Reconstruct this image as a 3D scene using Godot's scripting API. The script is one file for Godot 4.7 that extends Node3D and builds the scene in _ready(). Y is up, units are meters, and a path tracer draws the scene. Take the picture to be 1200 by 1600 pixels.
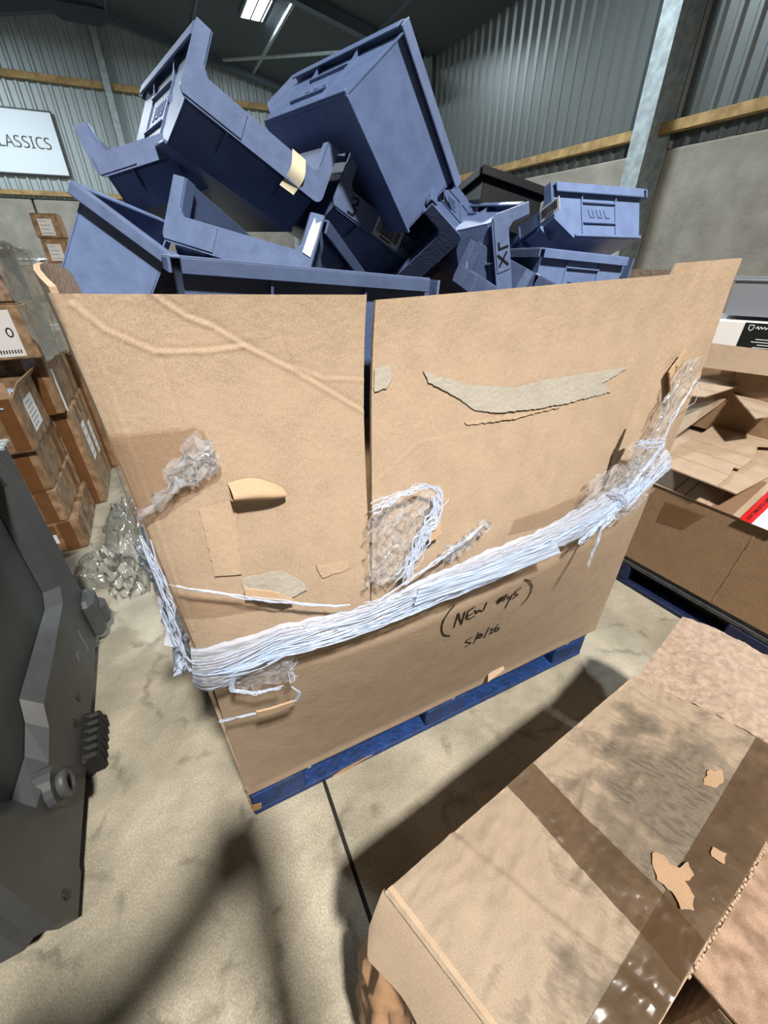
extends Node3D
# Warehouse corner: an open cardboard pallet box heaped with blue-grey plastic bins.
# World: x runs along the front of the pallet box, -z goes away from the photographer, y is up, floor at y = 0.

var M := {}
var taken := {}
const FZ := -0.595        # front plane of the main pallet box
const WX := 5.85          # inner face of the side wall
const WZ := -14.2         # inner face of the gable wall

func _ready() -> void:
	view_and_light()
	make_materials()
	build_room()
	build_lamps()
	build_main_pallet()
	build_main_box()
	build_bins()
	build_wrap()
	build_left_tote()
	build_left_stack()
	build_right_pallet()
	build_front_carton()
	build_floor_litter()
	build_photographer()

func view_and_light() -> void:
	var cam := Camera3D.new()
	cam.name = "camera"
	cam.position = Vector3(0, 1.27, 0)
	cam.rotation_degrees = Vector3(-31.885, -25.979, 0)
	cam.fov = 102.42
	cam.near = 0.02
	cam.far = 100.0
	add_child(cam)
	var e := Environment.new()
	e.background_mode = Environment.BG_COLOR
	e.background_color = Color(0.55, 0.62, 0.7)
	e.background_energy_multiplier = 0.3
	e.tonemap_mode = Environment.TONE_MAPPER_LINEAR
	e.tonemap_exposure = 1.0
	e.sdfgi_enabled = true
	e.ssao_enabled = true
	e.ssil_enabled = true
	var we := WorldEnvironment.new()
	we.name = "world_environment"
	we.environment = e
	add_child(we)

# name, x, y, z, energy, colour, size
func lamp_list() -> Array:
	return [
		["high_bay_lamp", Vector3(0.30, 4.70, 1.75), 56.0, Color(1.0, 0.97, 0.93), Vector2(0.30, 0.30), "square white LED high bay lamp hanging above and behind the photographer"],
		["high_bay_lamp", Vector3(2.98, 5.08, -11.1), 34.0, Color(0.90, 0.96, 1.0), Vector2(0.75, 0.9), "bright LED high bay lamp under the dark roof beyond the bins"],
		["high_bay_lamp", Vector3(-3.3, 5.0, -4.6), 34.0, Color(0.90, 0.96, 1.0), Vector2(0.6, 0.6), "LED high bay lamp over the left aisle, out of the picture"],
		["high_bay_lamp", Vector3(3.4, 4.95, -4.9), 27.0, Color(0.92, 0.97, 1.0), Vector2(0.6, 0.6), "LED high bay lamp over the right aisle, out of the picture"],
		["high_bay_lamp", Vector3(-2.9, 5.14, -10.2), 95.0, Color(0.92, 0.97, 1.0), Vector2(0.6, 0.6), "LED high bay lamp near the gable wall over the left bay"],
	]

# ---------------------------------------------------------------- helpers
func numbered(called: String) -> String:
	if not taken.has(called):
		taken[called] = 0
		return called
	taken[called] += 1
	return "%s_%03d" % [called, taken[called]]

func thing(called: String, label: String, category: String, xf := Transform3D(), group := "") -> Node3D:
	var o := Node3D.new()
	o.name = numbered(called)
	add_child(o)
	o.transform = xf
	o.set_meta("label", label)
	o.set_meta("category", category)
	if group != "":
		o.set_meta("group", group)
	return o

func tag(o: Node3D, label: String, category: String, group := "") -> Node3D:
	o.set_meta("label", label)
	o.set_meta("category", category)
	if group != "":
		o.set_meta("group", group)
	return o

func start() -> SurfaceTool:
	var st := SurfaceTool.new()
	st.begin(Mesh.PRIMITIVE_TRIANGLES)
	st.set_smooth_group(-1)
	return st

func obj(called: String, st: SurfaceTool, m: Material, parent: Node = self) -> MeshInstance3D:
	st.generate_normals()
	var o := MeshInstance3D.new()
	o.name = numbered(called) if parent == self else called
	o.mesh = st.commit()
	o.material_override = m
	o.cast_shadow = GeometryInstance3D.SHADOW_CASTING_SETTING_ON
	parent.add_child(o, true)
	return o

func mesh_obj(called: String, mesh: Mesh, m: Material, parent: Node = self) -> MeshInstance3D:
	var o := MeshInstance3D.new()
	o.name = numbered(called) if parent == self else called
	o.mesh = mesh
	o.material_override = m
	parent.add_child(o, true)
	return o

func struct(called: String, st: SurfaceTool, m: Material, parent: Node = self) -> MeshInstance3D:
	var o := obj(called, st, m, parent)
	if parent == self:
		o.set_meta("kind", "structure")
	return o

# a triangle given counter-clockwise as seen from outside
func tri(st: SurfaceTool, a: Vector3, b: Vector3, c: Vector3) -> void:
	st.add_vertex(a)
	st.add_vertex(c)
	st.add_vertex(b)

func quad(st: SurfaceTool, a: Vector3, b: Vector3, c: Vector3, d: Vector3) -> void:
	tri(st, a, b, c)
	tri(st, a, c, d)

func quad_out(st: SurfaceTool, a: Vector3, b: Vector3, c: Vector3, d: Vector3, out: Vector3) -> void:
	if (b - a).cross(c - a).dot(out) < 0:
		quad(st, a, d, c, b)
	else:
		quad(st, a, b, c, d)

# polygon in the local xy plane given a thickness along local z (centred), placed by xf
func plate(st: SurfaceTool, poly: PackedVector2Array, t: float, xf := Transform3D()) -> void:
	var area := 0.0
	for i in poly.size():
		var p := poly[i]
		var q := poly[(i + 1) % poly.size()]
		area += p.x * q.y - q.x * p.y
	var pl := poly.duplicate()
	if area < 0:
		pl.reverse()
	var idx := Geometry2D.triangulate_polygon(pl)
	var n := pl.size()
	var fr := []
	var bk := []
	for p in pl:
		fr.append(xf * Vector3(p.x, p.y, t * 0.5))
		bk.append(xf * Vector3(p.x, p.y, -t * 0.5))
	for i in range(0, idx.size(), 3):
		var a := idx[i]
		var b := idx[i + 1]
		var c := idx[i + 2]
		if (pl[b] - pl[a]).cross(pl[c] - pl[a]) < 0:
			var s := b
			b = c
			c = s
		tri(st, fr[a], fr[b], fr[c])
		tri(st, bk[a], bk[c], bk[b])
	for i in n:
		var j := (i + 1) % n
		quad(st, fr[j], fr[i], bk[i], bk[j])

# box with chamfered edges
func cbox(st: SurfaceTool, at: Vector3, size: Vector3, ch := 0.0, xf := Transform3D()) -> void:
	var h := size * 0.5
	ch = minf(ch, minf(h.x, minf(h.y, h.z)) * 0.9)
	if ch <= 0.0:
		for ax in 3:
			for s in [-1.0, 1.0]:
				var u := (ax + 1) % 3
				var v := (ax + 2) % 3
				var pts := []
				for k in [[-1, -1], [1, -1], [1, 1], [-1, 1]]:
					var p := Vector3()
					p[ax] = s * h[ax]
					p[u] = k[0] * h[u]
					p[v] = k[1] * h[v]
					pts.append(xf * (at + p))
				var o := Vector3()
				o[ax] = s
				quad_out(st, pts[0], pts[1], pts[2], pts[3], xf.basis * o)
		return
	for ax in 3:
		var u := (ax + 1) % 3
		var v := (ax + 2) % 3
		for s in [-1.0, 1.0]:
			var pts := []
			for k in [[-1, -1], [1, -1], [1, 1], [-1, 1]]:
				var p := Vector3()
				p[ax] = s * h[ax]
				p[u] = k[0] * (h[u] - ch)
				p[v] = k[1] * (h[v] - ch)
				pts.append(xf * (at + p))
			var o := Vector3()
			o[ax] = s
			quad_out(st, pts[0], pts[1], pts[2], pts[3], xf.basis * o)
		for su in [-1.0, 1.0]:
			for sv in [-1.0, 1.0]:
				var e := []
				for k in [[-1, 0], [1, 0], [1, 1], [-1, 1]]:
					var p := Vector3()
					p[ax] = k[0] * (h[ax] - ch)
					p[u] = su * (h[u] - (0.0 if k[1] == 0 else ch))
					p[v] = sv * (h[v] - (ch if k[1] == 0 else 0.0))
					e.append(xf * (at + p))
				var o := Vector3()
				o[u] = su
				o[v] = sv
				quad_out(st, e[0], e[1], e[2], e[3], xf.basis * o)
	for sx in [-1.0, 1.0]:
		for sy in [-1.0, 1.0]:
			for sz in [-1.0, 1.0]:
				var sg := Vector3(sx, sy, sz)
				var a := xf * (at + sg * Vector3(h.x, h.y - ch, h.z - ch))
				var b := xf * (at + sg * Vector3(h.x - ch, h.y, h.z - ch))
				var c := xf * (at + sg * Vector3(h.x - ch, h.y - ch, h.z))
				if (b - a).cross(c - a).dot(xf.basis * sg) < 0:
					tri(st, a, c, b)
				else:
					tri(st, a, b, c)

# four corners (seen from outside, counter-clockwise) given a thickness inwards
func slab(st: SurfaceTool, a: Vector3, b: Vector3, c: Vector3, d: Vector3, t: float) -> void:
	var n := (b - a).cross(d - a).normalized() * t
	quad(st, a, b, c, d)
	quad(st, a - n, d - n, c - n, b - n)
	var r := [a, b, c, d]
	for i in 4:
		var p: Vector3 = r[i]
		var q: Vector3 = r[(i + 1) % 4]
		quad(st, q, p, p - n, q - n)

# a grid surface; f(u, v) -> Vector3; a thickness gives it a back and edges
func sheet(st: SurfaceTool, nu: int, nv: int, f: Callable, t := 0.0, uv := false) -> void:
	var P := []
	for j in nv + 1:
		var row := PackedVector3Array()
		for i in nu + 1:
			row.append(f.call(float(i) / nu, float(j) / nv))
		P.append(row)
	var mid: Vector3 = (P[0][nu] - P[0][0]).cross(P[nv][0] - P[0][0]).normalized() * t
	st.set_smooth_group(0)
	for j in nv:
		for i in nu:
			var c := [[i, j], [i + 1, j], [i + 1, j + 1], [i, j + 1]]
			for k in [0, 2, 1, 0, 3, 2]:
				if uv:
					st.set_uv(Vector2(float(c[k][0]) / nu, float(c[k][1]) / nv))
				st.add_vertex(P[c[k][1]][c[k][0]])
	if t > 0.0:
		st.set_smooth_group(1)
		for j in nv:
			for i in nu:
				var c := [[i, j], [i + 1, j], [i + 1, j + 1], [i, j + 1]]
				for k in [0, 1, 2, 0, 2, 3]:
					if uv:
						st.set_uv(Vector2(float(c[k][0]) / nu, float(c[k][1]) / nv))
					st.add_vertex(P[c[k][1]][c[k][0]] - mid)
		st.set_smooth_group(-1)
		for i in nu:
			quad(st, P[0][i + 1], P[0][i], P[0][i] - mid, P[0][i + 1] - mid)
			quad(st, P[nv][i], P[nv][i + 1], P[nv][i + 1] - mid, P[nv][i] - mid)
		for j in nv:
			quad(st, P[j][0], P[j + 1][0], P[j + 1][0] - mid, P[j][0] - mid)
			quad(st, P[j + 1][nu], P[j][nu], P[j][nu] - mid, P[j + 1][nu] - mid)
	st.set_smooth_group(-1)

# round tube along points, radius may vary from r0 to r1
func tube(st: SurfaceTool, pts: Array, r0: float, r1: float, sides := 6, flat := 1.0) -> void:
	st.set_smooth_group(0)
	var rings := []
	for i in pts.size():
		var p: Vector3 = pts[i]
		var d: Vector3 = (pts[mini(i + 1, pts.size() - 1)] - pts[maxi(i - 1, 0)]).normalized()
		var a := d.cross(Vector3(0, 0, 1))
		if a.length() < 0.2:
			a = d.cross(Vector3(1, 0, 0))
		a = a.normalized()
		var b := d.cross(a).normalized()
		var r := lerpf(r0, r1, float(i) / maxf(1.0, pts.size() - 1))
		var ring := []
		for k in sides:
			var w := TAU * k / sides
			ring.append(p + (a * cos(w) + b * sin(w) * flat) * r)
		rings.append(ring)
	for i in pts.size() - 1:
		for k in sides:
			var l := (k + 1) % sides
			quad(st, rings[i][k], rings[i + 1][k], rings[i + 1][l], rings[i][l])
	st.set_smooth_group(-1)
	for k in range(1, sides - 1):
		tri(st, rings[0][0], rings[0][k], rings[0][k + 1])
		var e: Array = rings[-1]
		tri(st, e[0], e[k + 1], e[k])

# flat pen stroke: a ribbon of small boxes in the local xy plane
func stroke(st: SurfaceTool, pts: PackedVector2Array, w: float, t: float, xf := Transform3D()) -> void:
	for i in pts.size() - 1:
		var a := pts[i]
		var b := pts[i + 1]
		var d := (b - a)
		if d.length() < 1e-6:
			continue
		var n := d.normalized() * w * 0.5
		var s := n.orthogonal()
		a -= n * 0.6
		b += n * 0.6
		plate(st, PackedVector2Array([a - s, b - s, b + s, a + s]), t, xf)

# the front of the tall box bellies out at the film band and tucks in at the pallet
func belly(x: float, y: float) -> float:
	var u := clampf((x + 0.1) / 1.245, 0.0, 1.0)
	var s := 2.03 * pow(u, 0.35) * pow(1.0 - u, 0.8)
	var p := 0.0
	if y < 0.66:
		p = clampf((y - 0.15) / 0.51, 0.0, 1.0)
	else:
		p = 1.0 - 0.85 * smoothstep(0.66, 1.25, y)
	return 0.125 * s * p

func on_front(p: Vector3) -> Vector3:
	return p + Vector3(0, 0, belly(p.x, p.y))

func bent(st: SurfaceTool, a: Vector3, b: Vector3, c: Vector3, depth: int) -> void:
	if depth == 0:
		tri(st, on_front(a), on_front(b), on_front(c))
		return
	var ab := (a + b) * 0.5
	var bc := (b + c) * 0.5
	var ca := (c + a) * 0.5
	bent(st, a, ab, ca, depth - 1)
	bent(st, ab, b, bc, depth - 1)
	bent(st, ca, bc, c, depth - 1)
	bent(st, ab, bc, ca, depth - 1)

# a thin polygon that follows the front of the box
func bent_plate(st: SurfaceTool, poly: PackedVector2Array, t: float, z: float, depth := 2) -> void:
	var idx := Geometry2D.triangulate_polygon(poly)
	for i in range(0, idx.size(), 3):
		var a := poly[idx[i]]
		var b := poly[idx[i + 1]]
		var c := poly[idx[i + 2]]
		if (b - a).cross(c - a) < 0:
			var s := b
			b = c
			c = s
		bent(st, Vector3(a.x, a.y, z + t * 0.5), Vector3(b.x, b.y, z + t * 0.5), Vector3(c.x, c.y, z + t * 0.5), depth)
	for i in poly.size():
		var p := poly[i]
		var q := poly[(i + 1) % poly.size()]
		quad(st, on_front(Vector3(p.x, p.y, z - t * 0.5)), on_front(Vector3(q.x, q.y, z - t * 0.5)), on_front(Vector3(q.x, q.y, z + t * 0.5)), on_front(Vector3(p.x, p.y, z + t * 0.5)))

# torn outline: edges broken into short steps with a little jitter
func ragged(poly: PackedVector2Array, step: float, amp: float) -> PackedVector2Array:
	var rng := RandomNumberGenerator.new()
	rng.seed = int(poly[0].x * 1000.0) + poly.size()
	var r := PackedVector2Array()
	for i in poly.size():
		var a := poly[i]
		var b := poly[(i + 1) % poly.size()]
		var n := maxi(1, int(a.distance_to(b) / step))
		for k in n:
			r.append(a.lerp(b, float(k) / n) + Vector2(rng.randf_range(-amp, amp), rng.randf_range(-amp, amp)))
	return r if Geometry2D.triangulate_polygon(r).size() > 0 else poly

# each polygon becomes a part of its own
func pieces(called: String, polys: Array, t: float, z: float, m: Material, o: Node3D) -> void:
	for p in polys:
		var st := start()
		bent_plate(st, ragged(V2(p), 0.006, 0.0012), t, z)
		obj(called, st, m, o)

func V2(a: Array) -> PackedVector2Array:
	var r := PackedVector2Array()
	for i in range(0, a.size(), 2):
		r.append(Vector2(a[i], a[i + 1]))
	return r

func rect2(x0: float, y0: float, x1: float, y1: float) -> PackedVector2Array:
	return PackedVector2Array([Vector2(x0, y0), Vector2(x1, y0), Vector2(x1, y1), Vector2(x0, y1)])

func noise(seed_: int, freq: float, oct := 3, kind := FastNoiseLite.FRACTAL_FBM) -> FastNoiseLite:
	var n := FastNoiseLite.new()
	n.seed = seed_
	n.noise_type = FastNoiseLite.TYPE_SIMPLEX_SMOOTH
	n.frequency = freq
	n.fractal_type = kind
	n.fractal_octaves = oct
	return n

func bytes_of(n: FastNoiseLite, size: int) -> PackedByteArray:
	var im := n.get_seamless_image(size, size)
	im.convert(Image.FORMAT_L8)
	return im.get_data()

# colour texture: a slow mottle from c0 to c1, fine grain on top, and optional veins of a third colour
func mottle(size: int, seed_: int, c0: Color, c1: Color, slow: float, grain: float, vein := 0.0, cv := Color.BLACK) -> ImageTexture:
	var a := bytes_of(noise(seed_, slow / size, 4), size)
	var b := bytes_of(noise(seed_ + 1, 0.32, 2), size)
	var v := PackedByteArray()
	if vein > 0.0:
		var vn := noise(seed_ + 2, slow * 0.9 / size, 4, FastNoiseLite.FRACTAL_RIDGED)
		vn.domain_warp_enabled = true
		vn.domain_warp_amplitude = size * 0.05
		vn.domain_warp_frequency = 5.0 / size
		v = bytes_of(vn, size)
	var out := PackedByteArray()
	out.resize(size * size * 3)
	for i in size * size:
		var k := clampf((a[i] / 255.0 - 0.5) * 1.5 + 0.5, 0.0, 1.0)
		var g := 1.0 + (b[i] / 255.0 - 0.5) * grain
		var c := c0.lerp(c1, k)
		if vein > 0.0:
			var w := clampf((v[i] / 255.0 - 0.72) * 3.4, 0.0, 1.0) * vein
			c = c.lerp(cv, w)
		out[i * 3] = int(clampf(c.r * g, 0, 1) * 255.0)
		out[i * 3 + 1] = int(clampf(c.g * g, 0, 1) * 255.0)
		out[i * 3 + 2] = int(clampf(c.b * g, 0, 1) * 255.0)
	var im := Image.create_from_data(size, size, false, Image.FORMAT_RGB8, out)
	im.generate_mipmaps()
	return ImageTexture.create_from_image(im)

func bumps(size: int, seed_: int, freq: float, strength: float) -> ImageTexture:
	var im := noise(seed_, freq, 3).get_seamless_image(size, size)
	im.convert(Image.FORMAT_RGBA8)
	im.bump_map_to_normal_map(strength)
	return ImageTexture.create_from_image(im)

func mat(color: Color, rough: float, metal := 0.0, tex: Texture2D = null, scale := 2.0, nrm: Texture2D = null, nscale := 0.5) -> StandardMaterial3D:
	var m := StandardMaterial3D.new()
	m.albedo_color = color
	m.roughness = rough
	m.metallic = metal
	m.cull_mode = BaseMaterial3D.CULL_DISABLED
	if tex or nrm:
		m.uv1_triplanar = true
		m.uv1_scale = Vector3.ONE * scale
	if tex:
		m.albedo_texture = tex
	if nrm:
		m.normal_enabled = true
		m.normal_texture = nrm
		m.normal_scale = nscale
	return m

func film(color: Color, alpha: float, rough: float) -> StandardMaterial3D:
	var m := StandardMaterial3D.new()
	m.albedo_color = Color(color.r, color.g, color.b, alpha)
	m.transparency = BaseMaterial3D.TRANSPARENCY_ALPHA
	m.roughness = rough
	m.metallic_specular = 0.6
	m.cull_mode = BaseMaterial3D.CULL_DISABLED
	return m

func make_materials() -> void:
	var card := mottle(512, 11, Color(0.93, 0.93, 0.93), Color(1, 1, 1), 6.0, 0.34)
	var dirty := mottle(512, 21, Color(0.72, 0.70, 0.68), Color(1, 1, 1), 9.0, 0.30)
	var fine := bumps(256, 5, 0.12, 1.5)
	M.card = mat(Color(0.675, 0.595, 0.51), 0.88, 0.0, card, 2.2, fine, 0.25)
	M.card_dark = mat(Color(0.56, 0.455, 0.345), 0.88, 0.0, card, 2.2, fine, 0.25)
	M.card_pale = mat(Color(0.70, 0.615, 0.525), 0.9, 0.0, card, 2.2, fine, 0.3)
	M.card_brown = mat(Color(0.60, 0.485, 0.365), 0.72, 0.0, dirty, 1.6, fine, 0.3)
	M.card_brown2 = mat(Color(0.66, 0.545, 0.42), 0.7, 0.0, dirty, 1.9, fine, 0.3)
	M.card_pink = mat(Color(0.64, 0.54, 0.465), 0.9, 0.0, dirty, 2.4, fine, 0.3)
	M.card_edge = mat(Color(0.69, 0.605, 0.51), 0.95, 0.0, card, 3.0)
	M.paper_inner = mat(Color(0.665, 0.645, 0.605), 0.95, 0.0, card, 3.0, fine, 0.5)
	M.paper_peel = mat(Color(0.73, 0.625, 0.515), 0.95, 0.0, card, 3.0)
	M.ink = mat(Color(0.035, 0.03, 0.03), 0.6)
	M.white = mat(Color(0.86, 0.86, 0.86), 0.6)
	M.cream = mat(Color(0.82, 0.80, 0.70), 0.7)
	M.tape = film(Color(0.50, 0.33, 0.18), 0.42, 0.22)
	M.tape_pale = film(Color(0.58, 0.42, 0.27), 0.17, 0.25)
	M.tape_dirty = film(Color(0.34, 0.26, 0.18), 0.55, 0.2)
	M.paper_peel2 = mat(Color(0.64, 0.53, 0.425), 0.95, 0.0, card, 3.0)
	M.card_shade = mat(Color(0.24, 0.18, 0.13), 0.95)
	M.kraft = mat(Color(0.60, 0.47, 0.35), 0.8, 0.0, card, 3.0, fine, 0.4)
	M.film = film(Color(0.90, 0.93, 0.97), 0.13, 0.08)
	M.film_thick = film(Color(0.84, 0.90, 1.0), 0.42, 0.12)
	M.film_white = film(Color(0.80, 0.88, 1.0), 0.58, 0.18)
	M.film_grey = film(Color(0.56, 0.57, 0.55), 0.55, 0.14)
	var scuff := mottle(512, 31, Color(0.92, 0.92, 0.93), Color(1, 1, 1), 6.0, 0.08)
	M.bin = []
	for c in [Color(0.325, 0.395, 0.54), Color(0.315, 0.38, 0.515), Color(0.355, 0.43, 0.585), Color(0.085, 0.095, 0.115), Color(0.44, 0.525, 0.695)]:  # last, palest tone takes in the lamp reflection off the back of bin G
		M.bin.append(mat(c, 0.42, 0.0, scuff, 3.0, fine, 0.12))
	M.bin_worn_lit = mat(Color(0.405, 0.475, 0.62), 0.36, 0.0, scuff, 4.0, fine, 0.15)  # flange and rim plastic: paler from wear, plus lamp-facing brightness put into the colour
	M.tote = mat(Color(0.275, 0.285, 0.295), 0.50, 0.0, scuff, 2.0)
	M.rubber = mat(Color(0.06, 0.06, 0.065), 0.7)
	M.floor = mat(Color(1, 1, 1), 0.62, 0.0, mottle(1024, 41, Color(0.535, 0.515, 0.455), Color(0.655, 0.63, 0.565), 6.0, 0.34, 0.55, Color(0.31, 0.29, 0.255)), 0.55, fine, 0.3)
	M.joint = mat(Color(0.10, 0.085, 0.07), 0.9)
	M.concrete = mat(Color(1, 1, 1), 0.9, 0.0, mottle(512, 51, Color(0.49, 0.47, 0.43), Color(0.56, 0.54, 0.50), 5.0, 0.10, 0.12, Color(0.36, 0.34, 0.31)), 0.45, fine, 0.3)
	M.sheeting = mat(Color(0.335, 0.355, 0.35), 0.40, 0.3)
	M.sheeting_back = mat(Color(0.57, 0.60, 0.60), 0.5, 0.2)
	M.roof = mat(Color(0.24, 0.265, 0.29), 0.7, 0.1)
	M.steel = mat(Color(0.62, 0.66, 0.67), 0.5, 0.2, mottle(256, 61, Color(0.82, 0.82, 0.82), Color(1, 1, 1), 6.0, 0.08), 1.2)
	M.steel_dark = mat(Color(0.31, 0.35, 0.39), 0.55, 0.2)
	M.timber = mat(Color(1, 1, 1), 0.8, 0.0, mottle(256, 71, Color(0.50, 0.40, 0.24), Color(0.64, 0.53, 0.35), 5.0, 0.15), 1.0)
	M.pallet_blue = mat(Color(1, 1, 1), 0.6, 0.0, mottle(512, 81, Color(0.03, 0.155, 0.33), Color(0.05, 0.22, 0.47), 9.0, 0.3), 1.5, fine, 0.5)
	M.pallet_deep = mat(Color(1, 1, 1), 0.6, 0.0, mottle(256, 83, Color(0.02, 0.07, 0.20), Color(0.03, 0.11, 0.28), 9.0, 0.3), 1.5, fine, 0.5)
	M.pallet_grey = mat(Color(1, 1, 1), 0.8, 0.0, mottle(256, 91, Color(0.16, 0.17, 0.19), Color(0.30, 0.31, 0.32), 9.0, 0.3), 1.5, fine, 0.5)
	M.wood_raw = mat(Color(0.72, 0.55, 0.36), 0.85, 0.0, card, 3.0)
	M.sign = mat(Color(0.80, 0.83, 0.85), 0.5)
	M.black = mat(Color(0.05, 0.05, 0.055), 0.5)
	M.yellow = mat(Color(0.85, 0.75, 0.08), 0.6)
	M.red = mat(Color(0.85, 0.06, 0.09), 0.5)
	M.green_dark = mat(Color(0.03, 0.07, 0.075), 0.45)
	M.grey_plastic = mat(Color(0.50, 0.52, 0.56), 0.45)
	M.lampglow = mat(Color(1, 1, 1), 0.5)
	M.lampglow.emission_enabled = true
	M.lampglow.emission = Color(0.95, 0.98, 1.0)
	M.lampglow.emission_energy_multiplier = 3.0

# ---------------------------------------------------------------- the setting
func corrugated(st: SurfaceTool, from: Vector3, along: Vector3, length: float, up: Vector3, out: Vector3, h0: Callable, h1: Callable, pitch := 0.2, depth := 0.034) -> void:
	# trapezoid sheeting; out points into the room
	var n := int(length / pitch)
	var prof := [[0.0, 0.0], [0.10, 0.0], [0.13, 1.0], [0.17, 1.0]]
	var pts := []
	for i in n:
		for p in prof:
			pts.append([i * pitch + p[0] * pitch / 0.2, p[1] * depth])
	pts.append([n * pitch, 0.0])
	for i in pts.size() - 1:
		var s0: float = pts[i][0]
		var s1: float = pts[i + 1][0]
		var a: Vector3 = from + along * s0 + out * pts[i][1]
		var b: Vector3 = from + along * s1 + out * pts[i + 1][1]
		quad_out(st, a + up * h0.call(s0), b + up * h0.call(s1), b + up * h1.call(s1), a + up * h1.call(s0), out)

func roof_y(x: float) -> float:
	return 5.80 - 0.19 * absf(x + 0.1)

func build_room() -> void:
	# floor: two cast slabs with a sawn joint between them, running away from the camera
	var st := start()
	cbox(st, Vector3(-3.2 + 0.05, -0.1, -4.1), Vector3(6.5, 0.2, 20.4))
	var fl := struct("floor", st, M.floor)
	st = start()
	cbox(st, Vector3(3.06, -0.1, -4.1), Vector3(5.9, 0.2, 20.4))
	obj("slab", st, M.floor, fl)
	st = start()
	cbox(st, Vector3(0.104, -0.008, -4.1), Vector3(0.012, 0.010, 20.4))
	obj("joint_filler", st, M.joint, fl)
	# right wall: concrete panels, timber rail, sheeting above
	st = start()
	cbox(st, Vector3(WX + 0.17, 2.5, -4.1), Vector3(0.1, 5.2, 20.4))
	var rw := struct("wall_right", st, M.steel_dark)
	for k in 4:
		st = start()
		var z0 := 6.0 - k * 5.4 + 2.3
		cbox(st, Vector3(WX + 0.05, 1.18, z0 - 2.68), Vector3(0.1, 2.34, 5.32), 0.02)
		obj("concrete_panel", st, M.concrete, rw)
	st = start()
	corrugated(st, Vector3(WX + 0.06, 0, 6.0), Vector3(0, 0, -1), 20.2, Vector3.UP, Vector3(-1, 0, 0), func(_s): return 2.36, func(_s): return 4.78)
	obj("sheeting", st, M.sheeting, rw)
	st = start()
	cbox(st, Vector3(WX - 0.05, 2.538, -4.1), Vector3(0.10, 0.105, 20.2), 0.006)
	obj("rail", st, M.timber, rw)
	st = start()
	cbox(st, Vector3(WX + 0.0, 4.72, -4.1), Vector3(0.12, 0.10, 20.2), 0.006)
	obj("eave_beam", st, M.steel_dark, rw)
	# gable wall
	st = start()
	cbox(st, Vector3(-0.1, 3.0, WZ - 0.17), Vector3(12.4, 6.2, 0.1))
	var bw := struct("wall_back", st, M.steel_dark)
	for k in 3:
		st = start()
		cbox(st, Vector3(-4.1 + k * 4.0, 1.19, WZ - 0.05), Vector3(3.96, 2.38, 0.1), 0.02)
		obj("concrete_panel", st, M.concrete, bw)
	st = start()
	corrugated(st, Vector3(-6.2, 0, WZ - 0.06), Vector3(1, 0, 0), 12.2, Vector3.UP, Vector3(0, 0, 1), func(_s): return 2.40, func(s): return roof_y(-6.2 + s))
	obj("sheeting", st, M.sheeting_back, bw)
	for r in [[2.495, 0.09], [4.47, 0.12]]:
		st = start()
		cbox(st, Vector3(-0.1, r[0], WZ + 0.04), Vector3(12.1, r[1], 0.09), 0.006)
		obj("rail", st, M.timber, bw)
	# left and front walls close the hall
	st = start()
	cbox(st, Vector3(-6.3, 2.5, -4.1), Vector3(0.2, 5.2, 20.4))
	struct("wall_left", st, M.sheeting)
	st = start()
	cbox(st, Vector3(-0.2, 3.0, 6.1), Vector3(12.4, 6.2, 0.2))
	struct("wall_front", st, M.sheeting)
	# ceiling: two pitched slopes of dark lining with purlins
	st = start()
	for s in [-1.0, 1.0]:
		var xe := -6.3 if s < 0 else 6.1
		var a := Vector3(-0.1, roof_y(-0.1), 6.2)
		var b := Vector3(xe, roof_y(xe), 6.2)
		var dz := Vector3(0, 0, -20.6)
		slab(st, a, a + dz, b + dz, b, -0.12) if s > 0 else slab(st, a, b, b + dz, a + dz, -0.12)
	var ce := struct("ceiling", st, M.roof)
	for x in [-5.2, -3.6, -2.0, -0.5, 0.4, 1.9, 3.3, 4.7]:
		st = start()
		cbox(st, Vector3(x, roof_y(x) - 0.09, -4.1), Vector3(0.06, 0.15, 20.2), 0.005)
		obj("purlin", st, M.steel if x == 3.3 else M.steel_dark, ce)  # one purlin in paler steel, its lamplit look put into the colour
	# portal frames: columns and rafters
	for z in [1.2, -4.42, -9.95]:
		var fr := Node3D.new()
		fr.name = numbered("trim")
		add_child(fr)
		fr.set_meta("kind", "structure")
		for s in [-1.0, 1.0]:
			st = start()
			var xc := WX - 0.02 if s > 0 else -6.18
			ibeam(st, [Vector2(-0.10, 0), Vector2(0.10, 0)], xc, s, z)
			obj("column", st, M.steel, fr)
			st = start()
			var xe2 := WX - 0.15 if s > 0 else -6.1
			var p := Vector3(-0.1, roof_y(-0.1) - 0.17, z)
			var q := Vector3(xe2, roof_y(xe2) - 0.17, z)
			for dy in [-0.13, 0.13]:
				slabbar(st, p + Vector3(0, dy, 0), q + Vector3(0, dy, 0), 0.012, 0.15)
			slabbar(st, p, q, 0.26, 0.010)
			obj("rafter", st, M.steel_dark, fr)
			st = start()
			plate(st, V2([0, 0, -1.3 * s, 0.0, 0, -0.55]), 0.012, Transform3D(Basis(), Vector3(xe2, roof_y(xe2) - 0.28, z)))
			obj("haunch", st, M.steel_dark, fr)
	# gable frame: posts and sloping beam on the back wall
	var gf := Node3D.new()
	gf.name = numbered("trim")
	add_child(gf)
	gf.set_meta("kind", "structure")
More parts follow.
